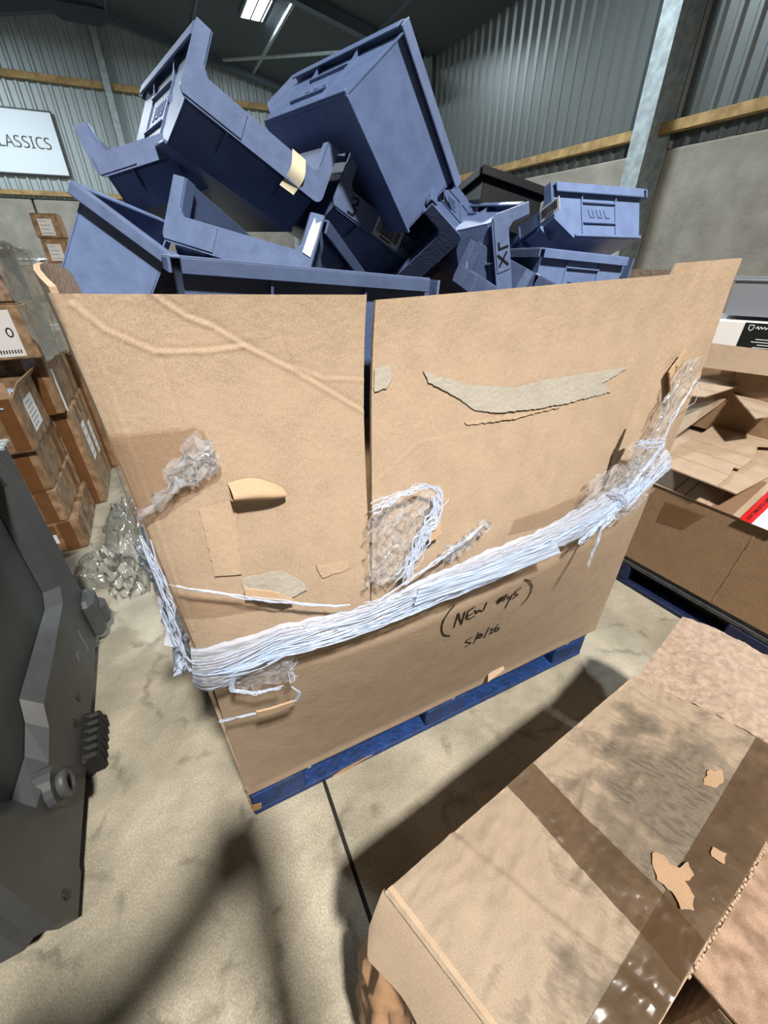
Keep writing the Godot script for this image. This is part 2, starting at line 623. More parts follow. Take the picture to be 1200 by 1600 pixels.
	for x in [-3.9, 0.06, 4.0]:
		st = start()
		var ty := roof_y(x) - 0.1
		cbox(st, Vector3(x, ty * 0.5, WZ + 0.15), Vector3(0.14, ty, 0.012))
		cbox(st, Vector3(x, ty * 0.5, WZ + 0.08), Vector3(0.012, ty, 0.13))
		obj("post", st, M.steel, gf)
	for s in [-1.0, 1.0]:
		st = start()
		var xe3 := WX if s > 0 else -6.1
		slabbar(st, Vector3(-0.1, roof_y(-0.1) - 0.14, WZ + 0.2), Vector3(xe3, roof_y(xe3) - 0.14, WZ + 0.2), 0.26, 0.16)
		obj("gable_rafter", st, M.steel_dark, gf)
	st = start()
	plate(st, V2([-0.75, -0.14, 0.75, -0.14, 0.35, -0.40, -0.35, -0.40]), 0.05, Transform3D(Basis(), Vector3(-0.1, roof_y(-0.1) - 0.09, WZ + 0.31)))
	obj("ridge_plate", st, M.steel_dark, gf)
	# wind brace rod under the roof
	st = start()
	tube(st, [Vector3(2.6, 5.16, -14.0), Vector3(5.35, 4.64, -9.95)], 0.045, 0.045, 8)
	var br := obj("trim", st, M.steel)
	br.set_meta("kind", "structure")
	# signs on the gable wall
	var sg := thing("wall_sign", "large white sign reading CLASSICS on the corrugated gable wall", "sign", Transform3D(Basis(), Vector3(-2.6, 2.86, WZ + 0.03)))
	st = start()
	cbox(st, Vector3(0, 0.52, 0), Vector3(2.86, 1.13, 0.04), 0.004)
	obj("frame", st, M.black, sg)
	st = start()
	cbox(st, Vector3(0, 0.52, 0.012), Vector3(2.80, 1.07, 0.03), 0.003)
	obj("panel", st, M.sign, sg)
	var tm := TextMesh.new()
	var sf := SystemFont.new()
	sf.font_names = PackedStringArray(["Droid Sans"])
	tm.font = sf
	tm.text = "CLASSICS"
	tm.font_size = 32
	tm.pixel_size = 0.0085
	tm.depth = 0.004
	tm.horizontal_alignment = HORIZONTAL_ALIGNMENT_RIGHT
	var lt := mesh_obj("lettering", tm, M.black, sg)
	lt.position = Vector3(1.24, 0.52, 0.03)
	st = start()
	cbox(st, Vector3(), Vector3(1.4, 0.62, 0.03), 0.003)
	var s2 := obj("wall_sign", st, M.sign)
	s2.position = Vector3(4.25, 3.02, WZ + 0.06)
	tag(s2, "white blank sign on the gable wall, mostly hidden between the two topmost bins", "sign")
	# yellow warning notice on the right wall
	var yn := thing("warning_notice", "yellow warning notice with black symbols on the concrete wall behind the bins", "sign", Transform3D(Basis(Vector3.UP, -PI / 2), Vector3(WX - 0.012, 1.83, -9.15)))
	st = start()
	cbox(st, Vector3(), Vector3(0.95, 0.62, 0.012), 0.002)
	obj("board", st, M.yellow, yn)
	st = start()
	for k in 5:
		stroke(st, V2([0.08 + k * 0.05, 0.05, 0.08 + k * 0.05, 0.22]), 0.03, 0.004, Transform3D(Basis(), Vector3(0, 0, 0.008)))
	stroke(st, V2([-0.35, 0.2, -0.05, 0.2]), 0.04, 0.004, Transform3D(Basis(), Vector3(0, 0, 0.008)))
	stroke(st, V2([-0.35, 0.1, -0.1, 0.1]), 0.04, 0.004, Transform3D(Basis(), Vector3(0, 0, 0.008)))
	var ring := PackedVector2Array()
	for k in 14:
		ring.append(Vector2(0.2, -0.14) + Vector2.from_angle(TAU * k / 14) * 0.11)
	plate(st, ring, 0.004, Transform3D(Basis(), Vector3(0, 0, 0.008)))
	obj("symbols", st, M.black, yn)

func slabbar(st: SurfaceTool, p: Vector3, q: Vector3, h: float, d: float) -> void:
	# straight bar in a plane of constant z: height h across, depth d along z
	var dir := (q - p).normalized()
	var up := Vector3(0, 0, 1).cross(dir)
	cbox(st, Vector3(), Vector3((q - p).length(), h, d), 0.0, Transform3D(Basis(dir, up, Vector3(0, 0, 1)), (p + q) * 0.5))

func ibeam(st: SurfaceTool, _w: Array, xc: float, s: float, z: float) -> void:
	var h := 4.75
	var x0 := xc - s * 0.36
	cbox(st, Vector3(x0, h * 0.5, z), Vector3(0.014, h, 0.23))
	cbox(st, Vector3(xc - s * 0.01, h * 0.5, z), Vector3(0.014, h, 0.23))
	cbox(st, Vector3((x0 + xc) * 0.5, h * 0.5, z), Vector3(0.36, h, 0.010))

func build_lamps() -> void:
	for l in lamp_list():
		var at: Vector3 = l[1]
		var sz: Vector2 = l[4]
		var o := thing(l[0], l[5], "lamp", Transform3D(Basis(), at))
		var st := start()
		cbox(st, Vector3(0, 0.05, 0), Vector3(sz.x + 0.05, 0.07, sz.y + 0.05), 0.012)
		obj("housing", st, M.steel_dark, o)
		st = start()
		for k in 4:
			cbox(st, Vector3(-sz.x * 0.375 + k * sz.x * 0.25, 0.012, 0), Vector3(sz.x * 0.21, 0.012, sz.y * 0.96), 0.004)
		obj("lens", st, M.lampglow, o)
		st = start()
		tube(st, [Vector3(0, 0.08, 0), Vector3(0, roof_y(at.x) - at.y, 0)], 0.008, 0.008, 6)
		obj("hanger", st, M.steel_dark, o)
		var al := AreaLight3D.new()
		al.name = "area_light"
		al.area_size = sz
		al.light_energy = l[2]
		al.light_color = l[3]
		al.area_range = 40.0
		al.area_attenuation = 2.0
		al.shadow_enabled = true
		al.rotation_degrees = Vector3(-90, 0, 0)
		al.position = Vector3(0, -0.004, 0)
		o.add_child(al)

# ---------------------------------------------------------------- pallets
# 1.2 m along local x, 1.0 m along local z, origin at the near left corner on the floor; the near side faces +z
func pallet(xf: Transform3D, label: String, paint: Material, deck: Material) -> Node3D:
	var o := thing("pallet", label, "pallet", xf)
	for k in 3:
		var st := start()
		cbox(st, Vector3(0.6, 0.011, -0.05 - k * 0.45), Vector3(1.2, 0.022, 0.10), 0.004)
		obj("base_board", st, paint, o)
	for k in 2:
		var st := start()
		cbox(st, Vector3(0.06 + k * 1.08, 0.0105, -0.5), Vector3(0.12, 0.021, 0.798), 0.004)
		obj("base_board", st, paint, o)
	for i in 3:
		for k in 3:
			var st := start()
			cbox(st, Vector3([0.073, 0.6, 1.127][i], 0.061, -0.05 - k * 0.45), Vector3(0.145, 0.078, 0.1), 0.006)
			obj("block", st, paint, o)
	for k in 3:
		var st := start()
		cbox(st, Vector3(0.6, 0.111, -0.05 - k * 0.45), Vector3(1.2, 0.022, 0.10), 0.004)
		obj("stringer_board", st, paint, o)
	for k in 9:
		var st := start()
		cbox(st, Vector3(0.6, 0.132, -0.05 - k * 0.1125), Vector3(1.2, 0.020, 0.096), 0.004)
		obj("deck_board", st, deck, o)
	return o

func build_main_pallet() -> void:
	var o := pallet(Transform3D(Basis(), Vector3(-0.088, 0, -0.604)), "scuffed bright blue wooden pallet under the tall cardboard box of bins", M.pallet_blue, M.pallet_blue)
	# raw wood where the paint has split off, and nail heads
	var st := start()
	plate(st, V2([0.22, 0.008, 0.245, 0.016, 0.30, 0.019, 0.345, 0.0175, 0.30, 0.012, 0.26, 0.004]), 0.002, Transform3D(Basis(), Vector3(0, 0, 0.0008)))
	obj("bare_wood", st, M.wood_raw, o)
	st = start()
	plate(st, V2([0.0, 0.03, 0.02, 0.026, 0.024, 0.05, 0.0, 0.06]), 0.002, Transform3D(Basis(), Vector3(0, 0, 0.0008)))
	obj("bare_wood", st, M.wood_raw, o)
	for x in [0.16, 0.62, 1.10]:
		st = start()
		cbox(st, Vector3(x, 0.111, 0.001), Vector3(0.012, 0.010, 0.002), 0.001)
		obj("nail_head", st, M.steel, o)
	st = start()
	cbox(st, Vector3(0.0, 0.055, -0.05), Vector3(0.004, 0.05, 0.09), 0.001)
	obj("end_grain", st, M.wood_raw, o)

# ---------------------------------------------------------------- the main cardboard box
var folds := []

func seg_d(p: Vector2, a: Vector2, b: Vector2) -> Vector2:
	# (distance, signed side)
	var ab := b - a
	var t := clampf((p - a).dot(ab) / maxf(ab.length_squared(), 1e-9), 0.0, 1.0)
	var c := a + ab * t
	return Vector2(p.distance_to(c), signf(ab.cross(p - a)))

func crease(p: Vector2) -> float:
	var z := 0.0
	for f in folds:
		var best := Vector2(9, 1)
		var pts: PackedVector2Array = f[0]
		for i in pts.size() - 1:
			var d := seg_d(p, pts[i], pts[i + 1])
			if d.x < best.x:
				best = d
		var k := exp(-pow(best.x / f[2], 2.0))
		z += f[1] * k
		if best.y > 0:
			z -= f[1] * 0.5 * exp(-pow((best.x - f[2] * 1.8) / f[2], 2.0))
		if f[3] != 0.0 and best.y * f[3] > 0:
			z += minf(best.x, 0.25) * absf(f[3])
	return z

# panel between four front-plane corners (bottom left, bottom right, top right, top left)
func panel(called: String, a: Vector2, b: Vector2, c: Vector2, d: Vector2, z: float, nu: int, nv: int, parent: Node, m: Material, wob := 0.0, sd := 3) -> MeshInstance3D:
	var n := noise(sd, 3.0, 3)
	var st := start()
	sheet(st, nu, nv, func(u: float, v: float):
		var p := a.lerp(b, u).lerp(d.lerp(c, u), v)
		var dz := crease(p) + n.get_noise_2d(p.x, p.y) * wob + belly(p.x, p.y)
		return Vector3(p.x, p.y, z + dz), 0.006)
	return obj(called, st, m, parent)

func band_y(x: float) -> float:
	return lerpf(0.7015, 0.7889, clampf((x + 0.08) / 1.22, 0.0, 1.0))

func build_main_box() -> void:
	var o := thing("pallet_box", "tall open brown cardboard pallet box with a slit front, bound with clear stretch film", "box", Transform3D())
	# lower front panel
	folds = []
	panel("front_panel", Vector2(-0.0869, 0.1235), Vector2(1.1392, 0.1243), Vector2(1.1412, 0.8489), Vector2(-0.0685, 0.7463), FZ - 0.002, 90, 60, o, M.card, 0.002, 5)
	# upper left piece, with the long creases
	folds = [
		[V2([-0.0832, 1.2265, -0.0613, 1.2003, -0.0167, 1.1739, 0.0431, 1.1710, 0.0804, 1.1742]), 0.00108, 0.0028, 0.0],
		[V2([-0.0072, 1.2342, 0.0233, 1.2095, 0.0491, 1.1979, 0.0820, 1.1741, 0.1339, 1.1427, 0.2375, 1.0709]), 0.00138, 0.0028, 0.075],
		[V2([0.1292, 1.2282, 0.1296, 1.1783, 0.1389, 1.1463]), -0.00078, 0.0028, 0.0],
		[V2([0.0423, 1.2315, 0.0420, 1.2052]), -0.00066, 0.0028, 0.0],
		[V2([-0.0139, 1.1715, -0.0104, 1.0864]), -0.00078, 0.0028, 0.0],
		[V2([0.1376, 1.1384, 0.1250, 0.9231, 0.1204, 0.7790]), -0.00048, 0.0028, 0.0],
		[V2([0.1346, 1.1467, 0.1762, 1.1264, 0.2380, 1.1183]), 0.00060, 0.0028, 0.0],
		[V2([-0.0776, 1.2342, -0.0719, 0.7792]), 0.00072, 0.0028, 0.0],
		[V2([-0.0904, 1.2345, -0.0863, 0.7738]), -0.00048, 0.0028, 0.0],
	]
	panel("front_flap", Vector2(-0.0723, 0.6842), Vector2(0.1975, 0.7029), Vector2(0.2470, 1.2268), Vector2(-0.1022, 1.2374), FZ + 0.008, 150, 300, o, M.card, 0.002, 7)
	# upper right piece
	folds = [
		[V2([0.3864, 1.2133, 0.3172, 0.9852]), 0.00036, 0.0028, 0.0],
		[V2([0.6387, 1.2089, 0.5224, 0.8970]), 0.00042, 0.0028, 0.0],
		[V2([0.7322, 1.1688, 0.6137, 0.8341]), 0.00036, 0.0028, 0.0],
		[V2([0.8611, 1.2176, 0.8089, 1.0200]), -0.00036, 0.0028, 0.0],
		[V2([0.2279, 0.9617, 0.3203, 1.0152, 0.4287, 1.0130]), 0.00042, 0.0028, 0.0],
	]
	panel("front_flap", Vector2(0.1987, 0.7025), Vector2(0.7931, 0.7556), Vector2(0.9813, 1.2427), Vector2(0.2648, 1.2193), FZ + 0.006, 160, 170, o, M.card, 0.002, 9)
	# corner piece behind the tear
	folds = [
		[V2([0.9375, 1.2267, 0.8422, 0.8451]), 0.00048, 0.0028, 0.0],
		[V2([0.9696, 1.0791, 0.9516, 0.7807]), 0.00036, 0.0028, 0.0],
		[V2([1.1528, 1.0146, 1.0315, 0.9571, 0.9847, 0.8724]), 0.004, 0.012, 0.0],
	]
	panel("corner_flap", Vector2(0.7534, 0.7238), Vector2(1.1626, 0.7582), Vector2(1.1463, 1.2665), Vector2(0.9180, 1.2585), FZ + 0.000, 50, 110, o, M.card_pale, 0.005, 12)
	folds = []
	# the rip between the right piece and the corner piece
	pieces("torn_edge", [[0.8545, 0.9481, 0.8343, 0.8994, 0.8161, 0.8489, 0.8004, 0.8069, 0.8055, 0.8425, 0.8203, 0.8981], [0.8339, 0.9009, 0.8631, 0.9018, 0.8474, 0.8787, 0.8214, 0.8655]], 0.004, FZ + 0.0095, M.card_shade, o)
	# the other three walls; the left one bulges out at the top
	var st := start()
	sheet(st, 24, 16, func(u: float, v: float):
		var z := lerpf(FZ, -1.59, u)
		var y := lerpf(0.144, 1.243 + 0.02 * sin(u * 9.0), v)
		var bulge := 0.04 * sin(PI * clampf(u * 1.1, 0, 1)) * pow(v, 5.0) + 0.012 * sin(u * 14.0) * v
		return Vector3(lerpf(-0.078, -0.094, v) - bulge, y, z), 0.007)
	obj("side_panel", st, M.card_pale, o)
	st = start()
	slab(st, Vector3(1.138, 0.144, FZ - 0.01), Vector3(1.138, 0.144, -1.59), Vector3(1.140, 1.225, -1.59), Vector3(1.140, 1.245, FZ - 0.01), 0.007)
	obj("side_panel", st, M.card, o)
	st = start()
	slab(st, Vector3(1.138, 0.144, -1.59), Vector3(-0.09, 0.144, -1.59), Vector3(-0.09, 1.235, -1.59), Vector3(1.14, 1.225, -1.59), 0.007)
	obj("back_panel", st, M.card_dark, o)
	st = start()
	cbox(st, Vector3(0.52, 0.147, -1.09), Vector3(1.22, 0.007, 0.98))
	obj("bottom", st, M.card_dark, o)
	# pale torn patches where tape pulled the paper off, and scuffed skin
	pieces("torn_patch", [
		[0.3360, 1.1220, 0.3634, 1.1109, 0.4313, 1.0900, 0.5214, 1.0765, 0.5978, 1.0797, 0.6728, 1.0804, 0.7644, 1.0800, 0.8250, 1.0773, 0.7969, 1.0680, 0.7503, 1.0563, 0.7843, 1.0360, 0.6526, 1.0319, 0.5689, 1.0333, 0.4783, 1.0396, 0.4303, 1.0515, 0.4049, 1.0711, 0.3744, 1.0886, 0.3454, 1.1043],
		[0.2567, 1.1322, 0.2818, 1.1334, 0.2846, 1.1153, 0.2728, 1.1039, 0.2525, 1.1008]], 0.0012, FZ + 0.0084, M.paper_inner, o)
	pieces("torn_patch", [[0.0138, 0.8677, 0.0742, 0.8682, 0.0989, 0.8410, 0.1045, 0.8259, 0.0771, 0.8182, 0.0130, 0.8416]], 0.0012, FZ + 0.0106, M.paper_inner, o)
	pieces("scuffed_paper", [[0.4123, 1.0344, 0.5074, 1.0321, 0.6356, 1.0273, 0.5225, 1.0233, 0.4160, 1.0287]], 0.0010, FZ + 0.0082, M.card_pale, o)
	pieces("scuffed_paper", [[0.1227, 0.8626, 0.1746, 0.8578, 0.1780, 0.8433, 0.1293, 0.8397], [-0.0169, 0.9794, 0.0301, 0.9854, 0.0153, 0.8749, -0.0197, 0.8760], [0.0255, 1.0026, 0.0797, 0.9932, 0.0673, 0.9759, 0.0222, 0.9766]], 0.0008, FZ + 0.0102, M.card_pale, o)
	# curled strip of torn paper
	st = start()
	var ca := Vector2(0.0257, 1.0222)
	var cb := Vector2(0.0960, 1.0023)
	sheet(st, 18, 12, func(u: float, v: float):
		var p := ca.lerp(cb, u)
		var taper := 1.0 - 0.55 * pow(u, 3.0)
		var w := PI * 1.15 * v
		var r := 0.0125 * taper
		return Vector3(p.x + 0.002 * sin(v * 5.0), p.y - 0.014 - r * 1.2 * (1.0 - cos(w)) * 0.5 + 0.012 * sin(u * 3.0) * (1.0 - v) - 0.006 * v, FZ + 0.012 + belly(p.x, p.y) + sin(w) * r * 2.2 + 0.004 * v))
	obj("curled_paper", st, M.paper_peel, o)
	# brown parcel tape, still stuck
	pieces("parcel_tape", [[-0.0964, 1.0880, 0.0012, 1.0874, 0.0135, 1.0809, 0.0217, 1.0228, -0.0969, 0.9609, -0.1039, 0.9656], [0.5234, 0.8392, 0.6137, 0.8341, 0.6725, 0.8388, 0.7423, 0.8327, 0.7336, 0.7989, 0.6076, 0.8004, 0.5074, 0.8130], [-0.1145, 0.8198, -0.0809, 0.8577, 0.0654, 0.8190, 0.0549, 0.8147, -0.0923, 0.8110, -0.1161, 0.7928]], 0.0008, FZ + 0.0124, M.tape_pale, o)
	# marker-pen writing: (NEW mys) and the date
	st = start()
	var wr := [
		[0.3847, 0.6822, 0.3744, 0.6728, 0.3641, 0.6545, 0.3650, 0.6281, 0.3716, 0.6029, 0.3831, 0.5798, 0.4024, 0.5631],
		[0.4043, 0.5975, 0.4001, 0.6530, 0.4247, 0.5956, 0.4188, 0.6471],
		[0.4433, 0.6492, 0.4297, 0.6461, 0.4287, 0.6349, 0.4348, 0.6099, 0.4461, 0.6032, 0.4573, 0.6051],
		[0.4292, 0.6205, 0.4455, 0.6233],
		[0.4500, 0.6333, 0.4600, 0.6149, 0.4623, 0.6255, 0.4755, 0.6131, 0.4795, 0.6147, 0.4782, 0.6433],
		[0.5130, 0.6319, 0.5244, 0.6118, 0.5192, 0.6360, 0.5294, 0.6167, 0.5269, 0.6365, 0.5405, 0.6132, 0.5359, 0.6377],
		[0.5434, 0.6313, 0.5567, 0.6114, 0.5631, 0.6235, 0.5612, 0.6005, 0.5608, 0.5715],
		[0.5835, 0.6343, 0.5696, 0.6315, 0.5689, 0.6241, 0.5864, 0.6073, 0.5788, 0.6030, 0.5701, 0.6033],
		[0.5842, 0.6635, 0.6044, 0.6481, 0.6291, 0.6167, 0.6392, 0.5866, 0.6379, 0.5580, 0.6266, 0.5442],
		[0.4842, 0.4984, 0.4694, 0.4946, 0.4681, 0.4881, 0.4901, 0.4694, 0.4878, 0.4610, 0.4757, 0.4599],
		[0.5003, 0.5084, 0.5032, 0.4561],
		[0.5176, 0.4914, 0.5087, 0.4831, 0.5197, 0.4703, 0.5231, 0.4802, 0.5088, 0.4976, 0.5076, 0.4766, 0.5242, 0.4720],
		[0.5342, 0.5060, 0.5355, 0.4588],
		[0.5445, 0.4918, 0.5541, 0.4890, 0.5538, 0.4757, 0.5506, 0.4670, 0.5654, 0.4651],
		[0.5672, 0.4977, 0.5630, 0.4839, 0.5667, 0.4691, 0.5787, 0.4607, 0.5804, 0.4743, 0.5682, 0.4793],
	]
	for s in wr:
		var pv := V2(s)
		for i in pv.size() - 1:
			var da := (pv[i + 1] - pv[i]).normalized() * 0.0013
			var sa := da.orthogonal()
			bent_plate(st, PackedVector2Array([pv[i] - da - sa, pv[i + 1] + da - sa, pv[i + 1] + da + sa, pv[i] - da + sa]), 0.001, FZ - 0.0002, 0)
	obj("handwriting", st, M.ink, o)
	# loose scrap of card caught under the box
	st = start()
	plate(st, V2([0, 0, 0.07, 0.012, 0.075, 0.03, 0.012, 0.02]), 0.003, Transform3D(Basis(Vector3.RIGHT, -0.9), Vector3(0.6332, 0.1622, -0.5750)))
	var sc := obj("card_scrap", st, M.card_pale)
	tag(sc, "small pale torn scrap of cardboard poking out above the blue pallet's edge", "scrap")

# ---------------------------------------------------------------- plastic picking bins
# local axes: the low U-shaped front faces +z at z = 0, width along x, depth to -z, height y
func make_bin(label: String, dims: Vector3, xf: Transform3D, m: Material, group := "plastic bins heaped in the cardboard boxes") -> Node3D:
	var o := thing("storage_bin", label, "bin", xf, group)
	var worn_lit: Material = M.bin_worn_lit
	var W := dims.x
	var L := dims.y
	var H := dims.z
	var t := 0.004
	var w := W * 0.5 - 0.003
	var st := start()
	cbox(st, Vector3(0, t * 0.5, -(L + 0.055) * 0.5), Vector3(w * 2, t, L - 0.055), 0.001)
	obj("base", st, m, o)
	var yl := 0.36 * H
	var yf := 0.64 * H
	for s in [-1.0, 1.0]:
		st = start()
		var side := Transform3D(Basis(Vector3(0, 0, 1), Vector3(0, 1, 0), Vector3(-1, 0, 0)), Vector3(s * w, 0, 0))
		plate(st, V2([-0.055, 0, 0, yl, 0.0, H, -L, H, -L + 0.004, 0]), t, side)
		var sw := obj("side_wall", st, m, o)
		st = start()
		cbox(st, Vector3(s * (w + 0.007), H, -L * 0.5), Vector3(0.016, t, L), 0.0012)
		cbox(st, Vector3(s * (w + 0.0135), H - 0.009, -L * 0.5), Vector3(t, 0.018, L), 0.0012)
		obj("rim", st, m, sw)
		for z in [-L * 0.30, -L * 0.69]:
			st = start()
			plate(st, V2([s * w, H, s * (w + 0.0135), H, s * (w + 0.005), H * 0.72, s * (w + 0.005), 0.01, s * w, 0.01]), 0.0035, Transform3D(Basis(), Vector3(0, 0, z)))
			obj("rib", st, m, sw)
		for y in [0.30 * H, 0.70 * H]:
			st = start()
			cbox(st, Vector3(s * (w + 0.004), y, -L * 0.495), Vector3(0.008, 0.0035, L * 0.385), 0.001)
			obj("ledge", st, m, sw)
		st = start()
		for k in 5:
			var zz := -L * (0.40 + 0.045 * k)
			var c := Transform3D(Basis(Vector3(0, 0, 1), Vector3(0, 1, 0), Vector3(-1, 0, 0)), Vector3(s * (w + 0.0025), 0, 0))
			stroke(st, V2([zz, H * 0.42, zz + 0.006, H * 0.57]), 0.003, 0.0025, c)
			if k % 2 == 0:
				stroke(st, V2([zz, H * 0.43, zz - 0.012, H * 0.43]), 0.003, 0.0025, c)
		obj("embossed_mark", st, m, sw)
		st = start()
		cbox(st, Vector3(s * (w + 0.003), 0.004, -(L + 0.055) * 0.5), Vector3(0.010, 0.006, L - 0.06), 0.001)
		obj("foot_rim", st, m, sw)
	st = start()
	slab(st, Vector3(w, 0, -L + 0.004), Vector3(-w, 0, -L + 0.004), Vector3(-w, H, -L), Vector3(w, H, -L), t)
	var bk := obj("back_wall", st, m, o)
	st = start()
	cbox(st, Vector3(0, H, -L - 0.006), Vector3(W + 0.022, t, 0.016), 0.0012)
	cbox(st, Vector3(0, H - 0.009, -L - 0.0125), Vector3(W + 0.022, 0.018, t), 0.0012)
	obj("rim", st, worn_lit if m != M.bin[3] else m, bk)
	st = start()
	slab(st, Vector3(-w, 0, -0.055), Vector3(w, 0, -0.055), Vector3(w, yl, 0.0), Vector3(-w, yl, 0.0), t)
	slab(st, Vector3(-w, yl, 0.0), Vector3(w, yl, 0.0), Vector3(w, yf, 0.0), Vector3(-w, yf, 0.0), t)
	obj("front_wall", st, m, o)
	# U-shaped front flange with rounded lower corners
	var q := W * 0.5 + 0.012
	var u := PackedVector2Array()
	for k in 6:
		u.append(Vector2(-q + 0.016, yl + 0.016) + Vector2.from_angle(PI + PI * 0.5 * k / 5.0) * 0.016)
	for k in 6:
		u.append(Vector2(q - 0.016, yl + 0.016) + Vector2.from_angle(-PI * 0.5 + PI * 0.5 * k / 5.0) * 0.016)
	var iw := W * 0.5 - 0.012
	u.append_array(PackedVector2Array([Vector2(q, H), Vector2(q - 0.022, H), Vector2(iw, yf + 0.012), Vector2(iw - 0.010, yf), Vector2(-iw + 0.010, yf), Vector2(-iw, yf + 0.012), Vector2(-q + 0.022, H), Vector2(-q, H)]))
	st = start()
	plate(st, u, t, Transform3D(Basis(), Vector3(0, 0, 0.016)))
	var fl := obj("front_flange", st, worn_lit if m != M.bin[3] else m, o)
	st = start()
	cbox(st, Vector3(0, yf - 0.002, 0.008), Vector3(iw * 2.0 - 0.012, t, 0.018), 0.001)
	for s in [-1.0, 1.0]:
		slab(st, Vector3(s * iw, yf, 0.016), Vector3(s * iw, yf, -0.004), Vector3(s * (q - 0.022), H, -0.004), Vector3(s * (q - 0.022), H, 0.016), 0.0035 * s)
	obj("flange_return", st, m, fl)
	st = start()
	plate(st, rect2(-q + 0.006, yl + 0.004, -W * 0.14, yf - 0.002), 0.003, Transform3D(Basis(), Vector3(0, 0, 0.0185)))
	obj("label_holder", st, worn_lit, fl)
	for x in [-W * 0.22, W * 0.24]:
		st = start()
		plate(st, V2([0.014, yl + 0.002, -0.006, yl + 0.002, -0.028, yl - 0.03, -0.020, yl - 0.03]), 0.0035, Transform3D(Basis(Vector3(0, 0, 1), Vector3(0, 1, 0), Vector3(-1, 0, 0)), Vector3(x, 0, 0)))
		obj("gusset", st, m, fl)
	return o

func fpart(o: Node3D, called: String, st: SurfaceTool, m: Material, label := "") -> void:
	var p := obj(called, st, m, o)
	if label != "":
		p.set_meta("label", label)

func flat_at(z: float) -> Transform3D:
	return Transform3D(Basis(), Vector3(0, 0, z))

func barcode(o: Node3D, x0: float, y0: float, x1: float, y1: float, z: float, sd: int) -> void:
	var st := start()
	plate(st, rect2(x0, y0, x1, y1), 0.0010, flat_at(z))
	fpart(o, "barcode_label", st, M.white, "white barcode label")
	st = start()
	var rng := RandomNumberGenerator.new()
	rng.seed = sd
	var x := x0 + (x1 - x0) * 0.08
	while x < x1 - (x1 - x0) * 0.10:
		var w := (x1 - x0) * rng.randf_range(0.012, 0.035)
		plate(st, rect2(x, y0 + (y1 - y0) * 0.24, x + w, y1 - (y1 - y0) * 0.12), 0.0008, flat_at(z + 0.0007))
		x += w + (x1 - x0) * rng.randf_range(0.012, 0.03)
	plate(st, rect2(x0 + (x1 - x0) * 0.25, y0 + (y1 - y0) * 0.08, x0 + (x1 - x0) * 0.7, y0 + (y1 - y0) * 0.16), 0.0008, flat_at(z + 0.0007))
	fpart(o, "barcode_print", st, M.ink)

